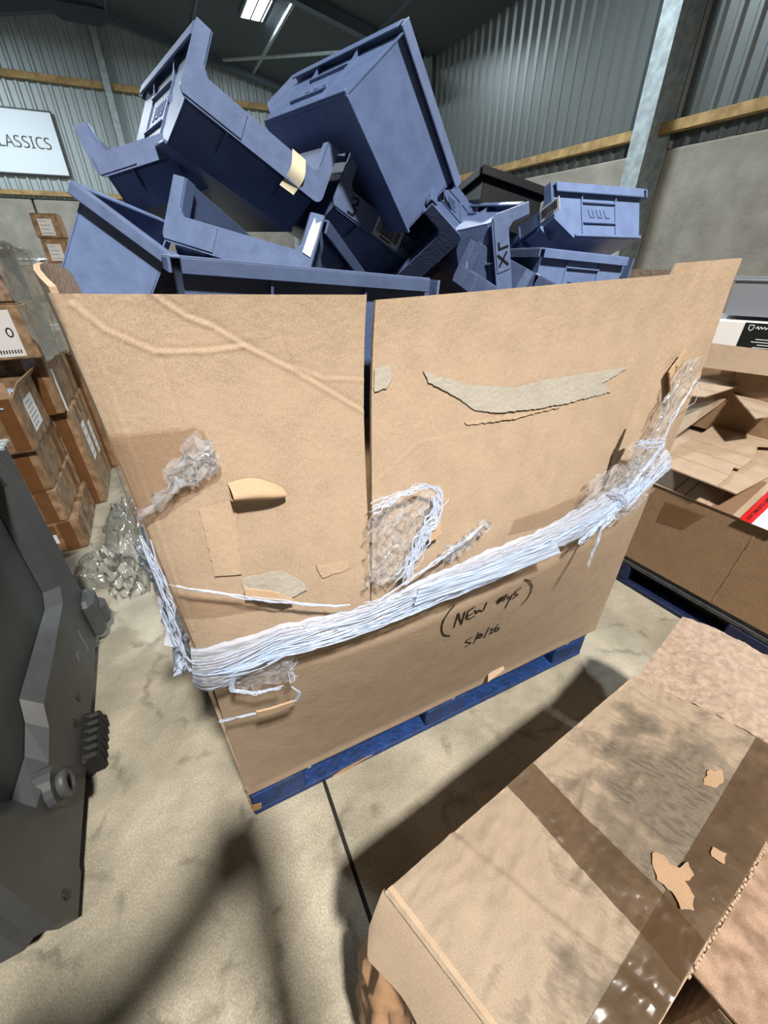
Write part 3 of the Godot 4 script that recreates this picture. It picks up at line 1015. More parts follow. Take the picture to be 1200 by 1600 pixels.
func build_bins() -> void:
	var B := {
		"A": [Vector3(0.2496, 0.4154, 0.1618), Vector3(0.3804, 1.4366, -1.3532), Vector3(-0.6060, 0.7809, 0.1515), Vector3(0.7762, 0.6221, -0.1022), "large blue-grey bin balanced highest on the heap, its smooth back wall facing the camera", 2],
		"B": [Vector3(0.2540, 0.4240, 0.1594), Vector3(0.1928, 1.3745, -0.9951), Vector3(0.8634, -0.4762, -0.1668), Vector3(0.4745, 0.8787, -0.0526), "blue-grey bin tilted up at the top left, peeling cream label on its front flange", 0],
		"C": [Vector3(0.2447, 0.4059, 0.1680), Vector3(0.4609, 1.2521, -1.0675), Vector3(0.8807, -0.4335, -0.1909), Vector3(0.4562, 0.8848, 0.0952), "blue-grey bin with handwritten number 3 and a barcode label, under the topmost bin", 1],
		"D": [Vector3(0.1623, 0.2743, 0.1102), Vector3(0.8978, 1.2787, -0.9629), Vector3(-0.0772, 0.3777, 0.9227), Vector3(0.0409, 0.9259, -0.3756), "blue-grey bin at the right, ribbed side facing the camera, barcode at its corner", 4],
		"E": [Vector3(0.2558, 0.4149, 0.1576), Vector3(0.1074, 1.2048, -0.8270), Vector3(0.6692, -0.2217, 0.7093), Vector3(0.4209, 0.8996, -0.1160), "open dark-mouthed blue-grey bin at the left, under the tilted bin, torn white label on it", 0],
		"F": [Vector3(0.2791, 0.4140, 0.1461), Vector3(0.6750, 1.1829, -0.8972), Vector3(0.3066, -0.9512, -0.0354), Vector3(0.9465, 0.3007, 0.1167), "blue-grey bin standing on its back at the right, XL written on its flange in marker", 2],
		"G": [Vector3(0.1531, 0.2396, 0.1809), Vector3(0.0033, 1.1398, -1.1646), Vector3(-0.6669, 0.5695, -0.4804), Vector3(0.5508, 0.8111, 0.1968), "blue-grey bin farthest left, its broad smooth back leaning over the box edge", 4],
		"H": [Vector3(0.2550, 0.3520, 0.2200), Vector3(0.3660, 1.0200, -0.7645), Vector3(0.0000, 0.0000, -1.0000), Vector3(0.0845, 0.9965, 0.0000), "blue-grey bin against the front cardboard panel, ribbed side showing through the slit", 1],
		"I": [Vector3(0.1760, 0.3098, 0.1224), Vector3(0.0605, 1.3752, -1.1035), Vector3(0.9394, 0.2713, 0.2095), Vector3(-0.2368, 0.9556, -0.1754), "blue-grey bin at the rear left of the heap, one pointed flange corner sticking up", 2],
		"K": [Vector3(0.2657, 0.2100, 0.1659), Vector3(0.6499, 1.1925, -1.0422), Vector3(0.4109, 0.5909, 0.6942), Vector3(-0.8183, 0.5748, -0.0050), "dark-mouthed blue-grey bin on its side, just right of the bin marked 3", 0],
		"M": [Vector3(0.2296, 0.3732, 0.1418), Vector3(0.6123, 1.1379, -0.8182), Vector3(-0.1291, -0.2280, 0.9650), Vector3(0.3138, 0.9138, 0.2579), "small half-buried bin mouth between the bin marked XL and the one marked 3", 1],
		"N": [Vector3(0.1644, 0.2646, 0.1085), Vector3(1.1112, 1.1564, -0.9328), Vector3(0.1066, -0.0071, -0.9943), Vector3(0.0725, 0.9974, 0.0006), "blue-grey bin half hidden by cardboard, directly below the bin with a corner barcode", 4],
		"O": [Vector3(0.1827, 0.2984, 0.1125), Vector3(0.8735, 1.2535, -1.3055), Vector3(-0.9716, 0.1960, -0.1322), Vector3(0.2214, 0.9506, -0.2175), "darkest bin at the rear right of the heap, black smooth back toward the camera", 3],
	}
	var out := {}
	for k in B:
		var d: Array = B[k]
		var xf := Transform3D(Basis(d[2], d[3], d[2].cross(d[3]).normalized()), d[1])
		out[k] = make_bin(d[4], d[0], xf, M.bin[d[5]])
	# markings
	var W: float = B.C[0].x
	var yl: float = 0.36 * B.C[0].z
	var yf: float = 0.64 * B.C[0].z
	var ym := (yl + yf) * 0.5
	var hh := (yf - yl) * 0.5
	var st := start()
	var x := -W * 0.5 + 0.035
	stroke(st, V2([x - 0.008, ym + hh * 0.55, x + 0.004, ym + hh * 0.7, x + 0.008, ym + hh * 0.35, x - 0.002, ym + hh * 0.05, x + 0.009, ym - hh * 0.2, x + 0.006, ym - hh * 0.6, x - 0.008, ym - hh * 0.6]), 0.004, 0.001, flat_at(0.0205))
	fpart(out.C, "handwritten_number", st, M.ink, "handwritten black number 3")
	barcode(out.C, -W * 0.08, yl + 0.004, W * 0.25, yf - 0.002, 0.0190, 5)
	st = start()
	for k in 9:
		var cx := W * 0.27 + k * 0.0068
		var z: Array = [[0, 6, 3, 0, 0, 6], [3, 0, 3, 6, 0, 3, 6, 3], [0, 0, 0, 6, 6, 6, 6, 0], [3, 0, 3, 6], [5, 6, 0, 3, 6, 3], [0, 0, 0, 6, 5, 6, 5, 0], [6, 6, 0, 3, 4, 0, 0, 0], [6, 6, 0, 6, 4, 3, 0, 0], [6, 6, 0, 4, 5, 2, 0, 0]][k]
		var pts := PackedVector2Array()
		for i in range(0, z.size(), 2):
			pts.append(Vector2(cx + z[i] * 0.0008, ym - 0.006 + z[i + 1] * 0.0022))
		stroke(st, pts, 0.0014, 0.0008, flat_at(0.0186))
	fpart(out.C, "handwriting", st, M.ink, "small handwritten code in black pen")
	# bin F: XL in marker pen
	var F: Vector3 = B.F[0]
	yl = 0.36 * F.z
	st = start()
	stroke(st, V2([-0.075, yl + 0.008, -0.050, yl + 0.032]), 0.004, 0.001, flat_at(0.0208))
	stroke(st, V2([-0.075, yl + 0.030, -0.052, yl + 0.010]), 0.004, 0.001, flat_at(0.0208))
	stroke(st, V2([-0.086, yl + 0.034, -0.086, yl + 0.012, -0.098, yl + 0.012]), 0.004, 0.001, flat_at(0.0208))
	fpart(out.F, "handwriting", st, M.ink, "XL written in black marker")
	# bin D: barcode at the near end of its front flange
	barcode(out.D, 0.055, 0.37 * B.D[0].z, 0.118, 0.62 * B.D[0].z, 0.0190, 9)
	# bin B: loose cream label
	var Bd: Vector3 = B.B[0]
	st = start()
	sheet(st, 6, 12, func(u: float, v: float):
		return Vector3(Bd.x * 0.5 - 0.075 + u * 0.030 + 0.006 * sin(v * 3.0), Bd.z * 0.66 - v * 0.062, 0.0195 + 0.010 * sin(v * 5.0) * v + 0.003 * u * v), 0.0006)
	fpart(out.B, "peeling_label", st, M.cream, "peeling cream paper label")
	# bin E: torn white label on its right-hand upright
	st = start()
	plate(st, V2([0.121, 0.100, 0.136, 0.096, 0.138, 0.125, 0.138, 0.148, 0.130, 0.143, 0.126, 0.151, 0.123, 0.132]), 0.001, flat_at(0.0190))
	fpart(out.E, "torn_label", st, M.white, "torn white paper label")

# ---------------------------------------------------------------- stretch film on the main box
func along(path: PackedVector2Array, t: float) -> Vector2:
	var total := 0.0
	for i in path.size() - 1:
		total += path[i].distance_to(path[i + 1])
	var s := t * total
	for i in path.size() - 1:
		var d := path[i].distance_to(path[i + 1])
		if s <= d or i == path.size() - 2:
			return path[i].lerp(path[i + 1], clampf(s / d, 0.0, 1.0))
		s -= d
	return path[-1]

func rope(st: SurfaceTool, path: Array, z: float, n: int, spread: float, r: float, sd: int, steps := 26, flat := 0.5) -> void:
	var pv := V2(path)
	var rng := RandomNumberGenerator.new()
	rng.seed = sd
	var nz := noise(sd, 2.2, 3)
	for k in n:
		var off := rng.randf_range(-1.0, 1.0) * spread
		var ph := rng.randf() * 50.0
		var t0 := rng.randf_range(0.0, 0.12)
		var t1 := rng.randf_range(0.86, 1.0)
		var pts := []
		for i in steps + 1:
			var t := lerpf(t0, t1, float(i) / steps)
			var p := along(pv, t)
			var q := along(pv, minf(1.0, t + 0.02)) - along(pv, maxf(0.0, t - 0.02))
			var nn := q.orthogonal().normalized()
			p += nn * (off * (0.55 + 0.45 * cos(t * 9.0 + ph * 0.1)) + nz.get_noise_2d(t * 1.6, ph) * spread * 0.7)
			pts.append(Vector3(p.x, p.y, z + belly(p.x, p.y) + nz.get_noise_2d(t * 3.0, ph + 90.0) * 0.004))
		var rr := r * rng.randf_range(0.45, 1.3)
		tube(st, pts, rr, rr * rng.randf_range(0.4, 1.0), 5, flat)

func film_piece(o: Node3D, a: Vector2, b: Vector2, c: Vector2, d: Vector2, z: float, amp: float, sd: int, nu := 48, nv := 40) -> void:
	var n := noise(sd, 2.6, 2, FastNoiseLite.FRACTAL_RIDGED)
	var m := noise(sd + 7, 3.0, 2)
	var st := start()
	sheet(st, nu, nv, func(u: float, v: float):
		var p := a.lerp(b, u).lerp(d.lerp(c, u), v)
		p += Vector2(m.get_noise_2d(v * 2.0, u), m.get_noise_2d(u * 2.0, v + 9.0)) * 0.016
		var k := u + m.get_noise_2d(u, v) * 0.4
		return Vector3(p.x, p.y, z + belly(p.x, p.y) + (n.get_noise_2d(k * 1.8, v * 0.7) * 0.5 + 0.5) * amp))
	obj("torn_film", st, M.film, o)

func build_wrap() -> void:
	var o := thing("stretch_film", "band of clear stretch film pulled tight and roped around the tall box of bins", "plastic film")
	# the wide band, a wrinkled sheet that follows the belly of the box
	var lo := V2([-0.1004, 0.6470, 0.0233, 0.7305, 0.1687, 0.7392, 0.3436, 0.7473, 0.5872, 0.7493, 0.7026, 0.7421, 0.8418, 0.7660, 1.0915, 0.7967])
	var hi := V2([-0.0798, 0.7627, 0.0518, 0.7889, 0.1953, 0.7839, 0.3443, 0.8026, 0.5789, 0.8101, 0.7167, 0.8215, 0.9086, 0.8390, 1.0357, 0.8663])
	var n := noise(77, 1.0, 3, FastNoiseLite.FRACTAL_RIDGED)
	var n2 := noise(78, 1.0, 2)
	var st := start()
	sheet(st, 200, 96, func(u: float, v: float):
		var p := along(lo, u).lerp(along(hi, u), v)
		var edge := pow(absf(v - 0.5) * 2.0, 4.0)
		p.y += (n2.get_noise_2d(u * 26.0, v * 3.0) * 0.5) * 0.010 * edge
		var w := n.get_noise_2d(u * 2.2 + v, v * 16.0 - u * 5.0)
		var w2 := n.get_noise_2d(u * 30.0, v * 26.0 + 40.0)
		return Vector3(p.x, p.y, belly(p.x, p.y) + FZ + 0.036 + w * 0.005 + w2 * 0.0016 - 0.010 * edge))
	obj("film_band", st, M.film_thick, o)
	# pale gathered strands, drawn out along the band
	st = start()
	var mid := []
	for i in 9:
		var p := along(lo, i / 8.0).lerp(along(hi, i / 8.0), 0.5)
		mid.append(p.x)
		mid.append(p.y)
	rope(st, mid, FZ + 0.042, 15, 0.020, 0.0013, 101, 60, 0.5)
	rope(st, [-0.0870, 0.7215, 0.0258, 0.7459, 0.1699, 0.7522, 0.3436, 0.7584, 0.5856, 0.7590], FZ + 0.043, 8, 0.010, 0.0016, 102, 50, 0.5)
	rope(st, [0.2660, 0.7842, 0.4307, 0.7752, 0.5828, 0.7777, 0.6215, 0.7760], FZ + 0.044, 10, 0.014, 0.0022, 103, 30, 0.4)
	rope(st, [0.6926, 0.7378, 0.8231, 0.7805, 1.0523, 0.8316], FZ + 0.040, 12, 0.014, 0.0018, 104, 30, 0.5)
	var s1 := obj("roped_film", st, M.film_white, o)
	s1.set_meta("kind", "stuff")
	# the broad milky fold hanging over the middle
	st = start()
	var fa := [Vector2(0.2655, 0.7754), Vector2(0.6220, 0.7517), Vector2(0.5961, 0.7904), Vector2(0.2797, 0.8044)]
	sheet(st, 70, 30, func(u: float, v: float):
		var p: Vector2 = fa[0].lerp(fa[1], u).lerp(fa[3].lerp(fa[2], u), v)
		return Vector3(p.x, p.y, belly(p.x, p.y) + FZ + 0.049 + n.get_noise_2d(u * 1.0, v * 9.0) * 0.004))
	obj("film_fold", st, M.film_white, o)
	# torn film patch and twisted tails at the middle
	film_piece(o, Vector2(0.1961, 0.8231), Vector2(0.2680, 0.8119), Vector2(0.3414, 0.9509), Vector2(0.2115, 0.9412), FZ + 0.026, 0.012, 21)
	film_piece(o, Vector2(0.3449, 0.8173), Vector2(0.4376, 0.8600), Vector2(0.4305, 0.8739), Vector2(0.3332, 0.8450), FZ + 0.030, 0.01, 22, 20, 8)
	film_piece(o, Vector2(-0.0908, 0.9802), Vector2(0.0204, 1.0372), Vector2(0.0156, 1.0664), Vector2(-0.0040, 1.0771), FZ + 0.020, 0.004, 23, 30, 16)
	film_piece(o, Vector2(0.6856, 0.8164), Vector2(0.9086, 0.8390), Vector2(0.9725, 0.8882), Vector2(0.7249, 0.8893), FZ + 0.026, 0.014, 24, 30, 16)
	film_piece(o, Vector2(0.8267, 0.8461), Vector2(0.9357, 0.8426), Vector2(0.9897, 0.8841), Vector2(0.8370, 0.9325), FZ + 0.032, 0.018, 25, 30, 20)
	film_piece(o, Vector2(0.9098, 0.9026), Vector2(0.9975, 0.8979), Vector2(1.0566, 1.0766), Vector2(0.9850, 1.0839), FZ + 0.022, 0.012, 26, 20, 40)
	film_piece(o, Vector2(0.7041, 0.7367), Vector2(0.9283, 0.7354), Vector2(1.0307, 0.7624), Vector2(0.7445, 0.7980), FZ + 0.026, 0.010, 27, 30, 16)
	film_piece(o, Vector2(-0.0477, 0.7211), Vector2(0.0566, 0.7257), Vector2(0.0563, 0.6683), Vector2(-0.0425, 0.6653), FZ + 0.020, 0.008, 28, 24, 12)
	st = start()
	rope(st, [0.2123, 0.9390, 0.2595, 0.9524, 0.3062, 0.9605, 0.3338, 0.9484, 0.3365, 0.9224], FZ + 0.036, 9, 0.012, 0.0015, 111)
	rope(st, [0.3335, 0.9443, 0.3200, 0.9049, 0.2915, 0.8740, 0.2704, 0.8406, 0.2497, 0.8094], FZ + 0.040, 16, 0.018, 0.0019, 112)
	rope(st, [0.4304, 0.8703, 0.3732, 0.8450, 0.3061, 0.8237, 0.2494, 0.8059, 0.2072, 0.7897, 0.1687, 0.7942], FZ + 0.036, 6, 0.005, 0.0014, 113)
	rope(st, [0.1687, 0.7942, 0.0950, 0.8184, 0.0426, 0.8415, -0.0291, 0.8701, -0.0800, 0.8859], FZ + 0.034, 4, 0.003, 0.0014, 114)
	rope(st, [-0.0279, 0.7251, -0.0411, 0.6784, -0.0064, 0.6644, 0.0463, 0.6705], FZ + 0.036, 5, 0.004, 0.0019, 115)
	rope(st, [0.0463, 0.6705, 0.0613, 0.7241], FZ + 0.034, 4, 0.006, 0.0011, 119)
	rope(st, [0.0463, 0.6705, 0.0628, 0.6391, 0.0549, 0.6085, 0.0063, 0.5953, -0.0464, 0.5887, -0.0886, 0.5621], FZ + 0.036, 4, 0.003, 0.0017, 116)
	rope(st, [0.8118, 0.7762, 0.7541, 0.7637, 0.7451, 0.7175, 0.7343, 0.6684], FZ + 0.052, 7, 0.008, 0.0018, 117)
	rope(st, [0.8370, 0.9325, 0.9704, 0.9041, 0.8999, 0.8599, 0.8140, 0.8071], FZ + 0.046, 12, 0.014, 0.0015, 118)
	rope(st, [1.0575, 1.0423, 0.9866, 0.9457, 0.9521, 0.8698, 0.8820, 0.8021], FZ + 0.040, 6, 0.010, 0.0011, 120)
	rope(st, [0.7781, 0.8476, 0.8656, 0.7746, 1.0253, 0.8509], FZ + 0.046, 6, 0.010, 0.0017, 121)
	rope(st, [1.0691, 1.0337, 1.1523, 0.9888, 1.1451, 0.9613, 1.0874, 0.9569], FZ + 0.020, 2, 0.002, 0.0009, 122)
	var s2 := obj("twisted_tail", st, M.film_thick, o)
	s2.set_meta("kind", "stuff")
	# paper strips pulled off with the film
	pieces("paper_strip", [[0.0139, 0.8621, 0.0612, 0.8433, 0.0787, 0.8253, 0.0582, 0.8265, 0.0133, 0.8506]], 0.004, FZ + 0.026, M.paper_peel, o)
	pieces("paper_strip", [[-0.0131, 0.6091, 0.0457, 0.6194, 0.0503, 0.6062, 0.0169, 0.5948, -0.0134, 0.5889]], 0.004, FZ + 0.040, M.paper_peel, o)
	pieces("paper_strip", [[0.3059, 0.8976, 0.3370, 0.8984, 0.3376, 0.8726, 0.3115, 0.8628]], 0.004, FZ + 0.030, M.paper_peel, o)
	pieces("paper_strip", [[0.9666, 1.0533, 1.0098, 1.0970, 1.0393, 1.0784, 1.0264, 1.0113, 1.0166, 0.9696]], 0.004, FZ + 0.016, M.paper_peel, o)
	# film running back along the left side of the box
	st = start()
	var nn := noise(131, 11.0, 3, FastNoiseLite.FRACTAL_RIDGED)
	sheet(st, 40, 20, func(u: float, v: float):
		var a := Vector3(-0.112, 0.63, FZ + 0.02).lerp(Vector3(-0.150, 1.00, -1.50), u)
		var b := Vector3(-0.108, 0.72, FZ + 0.02).lerp(Vector3(-0.160, 1.15, -1.50), u)
		var p := a.lerp(b, v)
		return p + Vector3(-nn.get_noise_2d(u * 2.0, v) * 0.02, nn.get_noise_2d(u, v + 5.0) * 0.02, 0))
	sheet(st, 20, 30, func(u: float, v: float):
		var a := Vector3(-0.0933, 0.6460, -0.5720).lerp(Vector3(-0.0996, 0.9013, -0.5750), v)
		var b := Vector3(-0.1143, 0.6046, -0.6600).lerp(Vector3(-0.1354, 0.8641, -0.6800), v)
		var p := a.lerp(b, u)
		return p + Vector3(nn.get_noise_2d(u * 1.0, v * 3.0) * 0.012, nn.get_noise_2d(u, v + 5.0) * 0.01, 0))
	obj("side_film", st, M.film_thick, o)
	st = start()
	rope(st, [-0.0882, 0.7159, -0.1006, 0.7231, -0.0919, 0.8383, -0.0923, 0.9053, -0.0939, 0.9504], FZ + 0.026, 12, 0.012, 0.0014, 141)
	rope(st, [-0.0895, 0.7100, -0.1056, 0.6774, -0.1179, 0.6642], FZ + 0.03, 5, 0.008, 0.0012, 142)
	var s3 := obj("twisted_tail", st, M.film_thick, o)
	s3.set_meta("kind", "stuff")

# ---------------------------------------------------------------- dark plastic pallet container, left foreground
func build_left_tote() -> void:
	var o := thing("plastic_container", "big dark grey plastic pallet container with a recessed side panel, left foreground", "container", Transform3D(Basis(Vector3.UP, deg_to_rad(2.1)), Vector3(-0.473, 0, -0.52)))
	# side view axes: s runs away from the camera (local -z), y up, the face looks to +x
	var fx := Transform3D(Basis(Vector3(0, 0, -1), Vector3(0, 1, 0), Vector3(1, 0, 0)), Vector3(-0.018, 0, 0))
	var st := start()
	cbox(st, Vector3(-0.62, 0.425, -0.5), Vector3(1.16, 0.73, 0.98), 0.03)
	obj("body", st, M.tote, o)
	# raised frame round the recess
	var rim := V2([0.02, 0.10, 0.0, 0.14, 0.0, 0.80, 1.0, 0.80, 1.0, 0.05, 0.14, 0.05, 0.13, 0.035, 0.04, 0.035])
	var rec := [[0.085, 0.42], [0.13, 0.335], [0.165, 0.285], [0.28, 0.262], [0.36, 0.285], [0.40, 0.330], [0.565, 0.325], [0.80, 0.325], [0.846, 0.36], [0.868, 0.72], [0.846, 0.765], [0.085, 0.765]]
	st = start()
	plate(st, V2([0.0, 0.14, 0.02, 0.10, 0.04, 0.035, 0.13, 0.035, 0.14, 0.05, 1.0, 0.05, 1.0, 0.36, 0.846, 0.36, 0.80, 0.325, 0.565, 0.325, 0.40, 0.330, 0.36, 0.285, 0.28, 0.262, 0.165, 0.285, 0.13, 0.335, 0.085, 0.42, 0.0, 0.42]), 0.036, fx)
	plate(st, V2([0.0, 0.42, 0.085, 0.42, 0.085, 0.765, 0.0, 0.765]), 0.036, fx)
	plate(st, V2([0.846, 0.36, 1.0, 0.36, 1.0, 0.765, 0.846, 0.765, 0.868, 0.72]), 0.036, fx)
	plate(st, V2([0.0, 0.765, 1.0, 0.765, 1.0, 0.80, 0.0, 0.80]), 0.036, fx)
	obj("side_frame", st, M.tote, o)
	# sloping edges of the recess, which catch the light
	st = start()
	var ctr := Vector2(0.46, 0.53)
	for i in rec.size():
		var p := Vector2(rec[i][0], rec[i][1])
		var q := Vector2(rec[(i + 1) % rec.size()][0], rec[(i + 1) % rec.size()][1])
		var pi := p + (ctr - p).normalized() * 0.035
		var qi := q + (ctr - q).normalized() * 0.035
		quad_out(st, Vector3(0.0, p.y, -p.x), Vector3(0.0, q.y, -q.x), Vector3(-0.038, qi.y, -qi.x), Vector3(-0.038, pi.y, -pi.x), Vector3(1, 0, 0))
	obj("recess_bevel", st, M.tote, o)
	# rounded lug with a drain tube
	st = start()
	var lug := PackedVector2Array()
	for k in 16:
		lug.append(Vector2(0.235, 0.235) + Vector2(cos(TAU * k / 16) * 0.045, sin(TAU * k / 16) * 0.052))
	plate(st, lug, 0.045, Transform3D(fx.basis, Vector3(-0.006, 0, 0)))
	obj("lug", st, M.tote, o)
	st = start()
	var rg := []
	for prof in [[0.016, 0.026], [0.026, 0.030], [0.036, 0.026], [0.036, 0.018], [-0.01, 0.016]]:
		var ring := []
		for k in 20:
			ring.append(Vector3(prof[0], 0.228 + sin(TAU * k / 20) * prof[1] * 1.25, -0.235 + cos(TAU * k / 20) * prof[1]))
		rg.append(ring)
	st.set_smooth_group(0)
	for i in rg.size() - 1:
		for k in 20:
			var l := (k + 1) % 20
			quad(st, rg[i][k], rg[i + 1][k], rg[i + 1][l], rg[i][l])
	obj("drain_tube", st, M.tote, o)
	for h in [[0.557, 0.149], [0.465, 0.151], [0.063, 0.106], [0.235, 0.228]]:
		st = start()
		var ring2 := PackedVector2Array()
		for k in 14:
			ring2.append(Vector2(h[0], h[1]) + Vector2(cos(TAU * k / 14) * 0.010, sin(TAU * k / 14) * 0.016))
		plate(st, ring2, 0.002, Transform3D(fx.basis, Vector3(0.0008, 0, 0)))
		obj("bolt_hole", st, M.black, o)
	# corner brackets, ribbed rubber foot and runners
	st = start()
	cbox(st, Vector3(0.012, 0.13, -0.965), Vector3(0.05, 0.17, 0.11), 0.018)
	cbox(st, Vector3(0.030, 0.10, -1.0), Vector3(0.04, 0.10, 0.07), 0.014)
	obj("corner_bracket", st, M.tote, o)
	st = start()
	for k in 6:
		cbox(st, Vector3(0.012, 0.045, -0.40 - k * 0.027), Vector3(0.055, 0.085, 0.019), 0.008)
	cbox(st, Vector3(-0.01, 0.045, -0.468), Vector3(0.05, 0.08, 0.17), 0.01)
	obj("ribbed_foot", st, M.rubber, o)
	for x in [-0.14, -0.60, -1.06]:
		st = start()
		cbox(st, Vector3(x, 0.032, -0.53), Vector3(0.12, 0.064, 0.80), 0.01)
		obj("runner", st, M.rubber, o)
	st = start()
	cbox(st, Vector3(-0.62, 0.80, -0.5), Vector3(1.22, 0.03, 1.03), 0.012)
	obj("top_rim", st, M.tote, o)
	for k in 3:
		st = start()
		cbox(st, Vector3(0.0, 0.822, -0.88 - k * 0.03), Vector3(0.06, 0.014, 0.012), 0.004)
		obj("hinge_rib", st, M.steel, o)
	# scratches rubbed into the face
	st = start()
	stroke(st, V2([0.80, 0.20, 0.79, 0.17, 0.80, 0.14, 0.79, 0.11]), 0.003, 0.0006, Transform3D(fx.basis, Vector3(0.0004, 0, 0)))
	stroke(st, V2([0.72, 0.18, 0.70, 0.19, 0.69, 0.17]), 0.003, 0.0006, Transform3D(fx.basis, Vector3(0.0004, 0, 0)))
	obj("scratch", st, M.grey_plastic, o)

# ---------------------------------------------------------------- cartons behind on the left
# a taped carton: origin at the middle of its base
func carton(called: String, label: String, at: Vector3, size: Vector3, turn: float, m: Material, group := "", tape := true) -> Node3D:
	var o := thing(called, label, "box", Transform3D(Basis(Vector3.UP, turn), at), group)
	var st := start()
	cbox(st, Vector3(0, size.y * 0.5, 0), size, 0.006)
	obj("body", st, m, o)
	st = start()
	for s in [-1.0, 1.0]:
		cbox(st, Vector3(0, size.y + 0.0015, s * (size.z * 0.25 + 0.001)), Vector3(size.x - 0.004, 0.003, size.z * 0.5 - 0.004), 0.001)
	obj("top_flap", st, m, o)
	if tape:
		var tp := [[Vector3(0, size.y + 0.0032, 0), Vector3(size.x + 0.002, 0.0008, 0.055)]]
		for s in [-1.0, 1.0]:
			tp.append([Vector3(s * (size.x * 0.5 + 0.0006), size.y - 0.04, 0), Vector3(0.0008, 0.08, 0.055)])
			tp.append([Vector3(s * (size.x * 0.5 - 0.06), size.y * 0.5, size.z * 0.5 + 0.0006), Vector3(0.055, size.y, 0.0008)])
			tp.append([Vector3(s * size.x * 0.2, size.y * 0.82, size.z * 0.5 + 0.0008), Vector3(0.10, 0.05, 0.0008)])
			tp.append([Vector3(size.x * 0.5 + 0.0006, size.y * 0.5, s * size.z * 0.25), Vector3(0.0008, size.y, 0.06)])
		for q in tp:
			st = start()
			cbox(st, q[0], q[1])
			obj("parcel_tape", st, M.tape, o)
	return o

func label_plate(o: Node3D, at: Vector3, size: Vector2, basis_: Basis, lines: int) -> void:
	var st := start()
	plate(st, rect2(-size.x * 0.5, -size.y * 0.5, size.x * 0.5, size.y * 0.5), 0.0012, Transform3D(basis_, at))
	fpart(o, "paper_label", st, M.white, "white paper label")
	if lines > 0:
		st = start()
		for k in lines:
			var y := size.y * (0.36 - 0.72 * k / maxf(1.0, lines - 1.0))
			stroke(st, V2([-size.x * 0.4, y, size.x * (0.1 + 0.28 * fmod(k * 0.61, 1.0)), y]), size.y * 0.035, 0.0006, Transform3D(basis_, at + basis_.z * 0.0009))
		fpart(o, "print", st, M.grey_plastic)

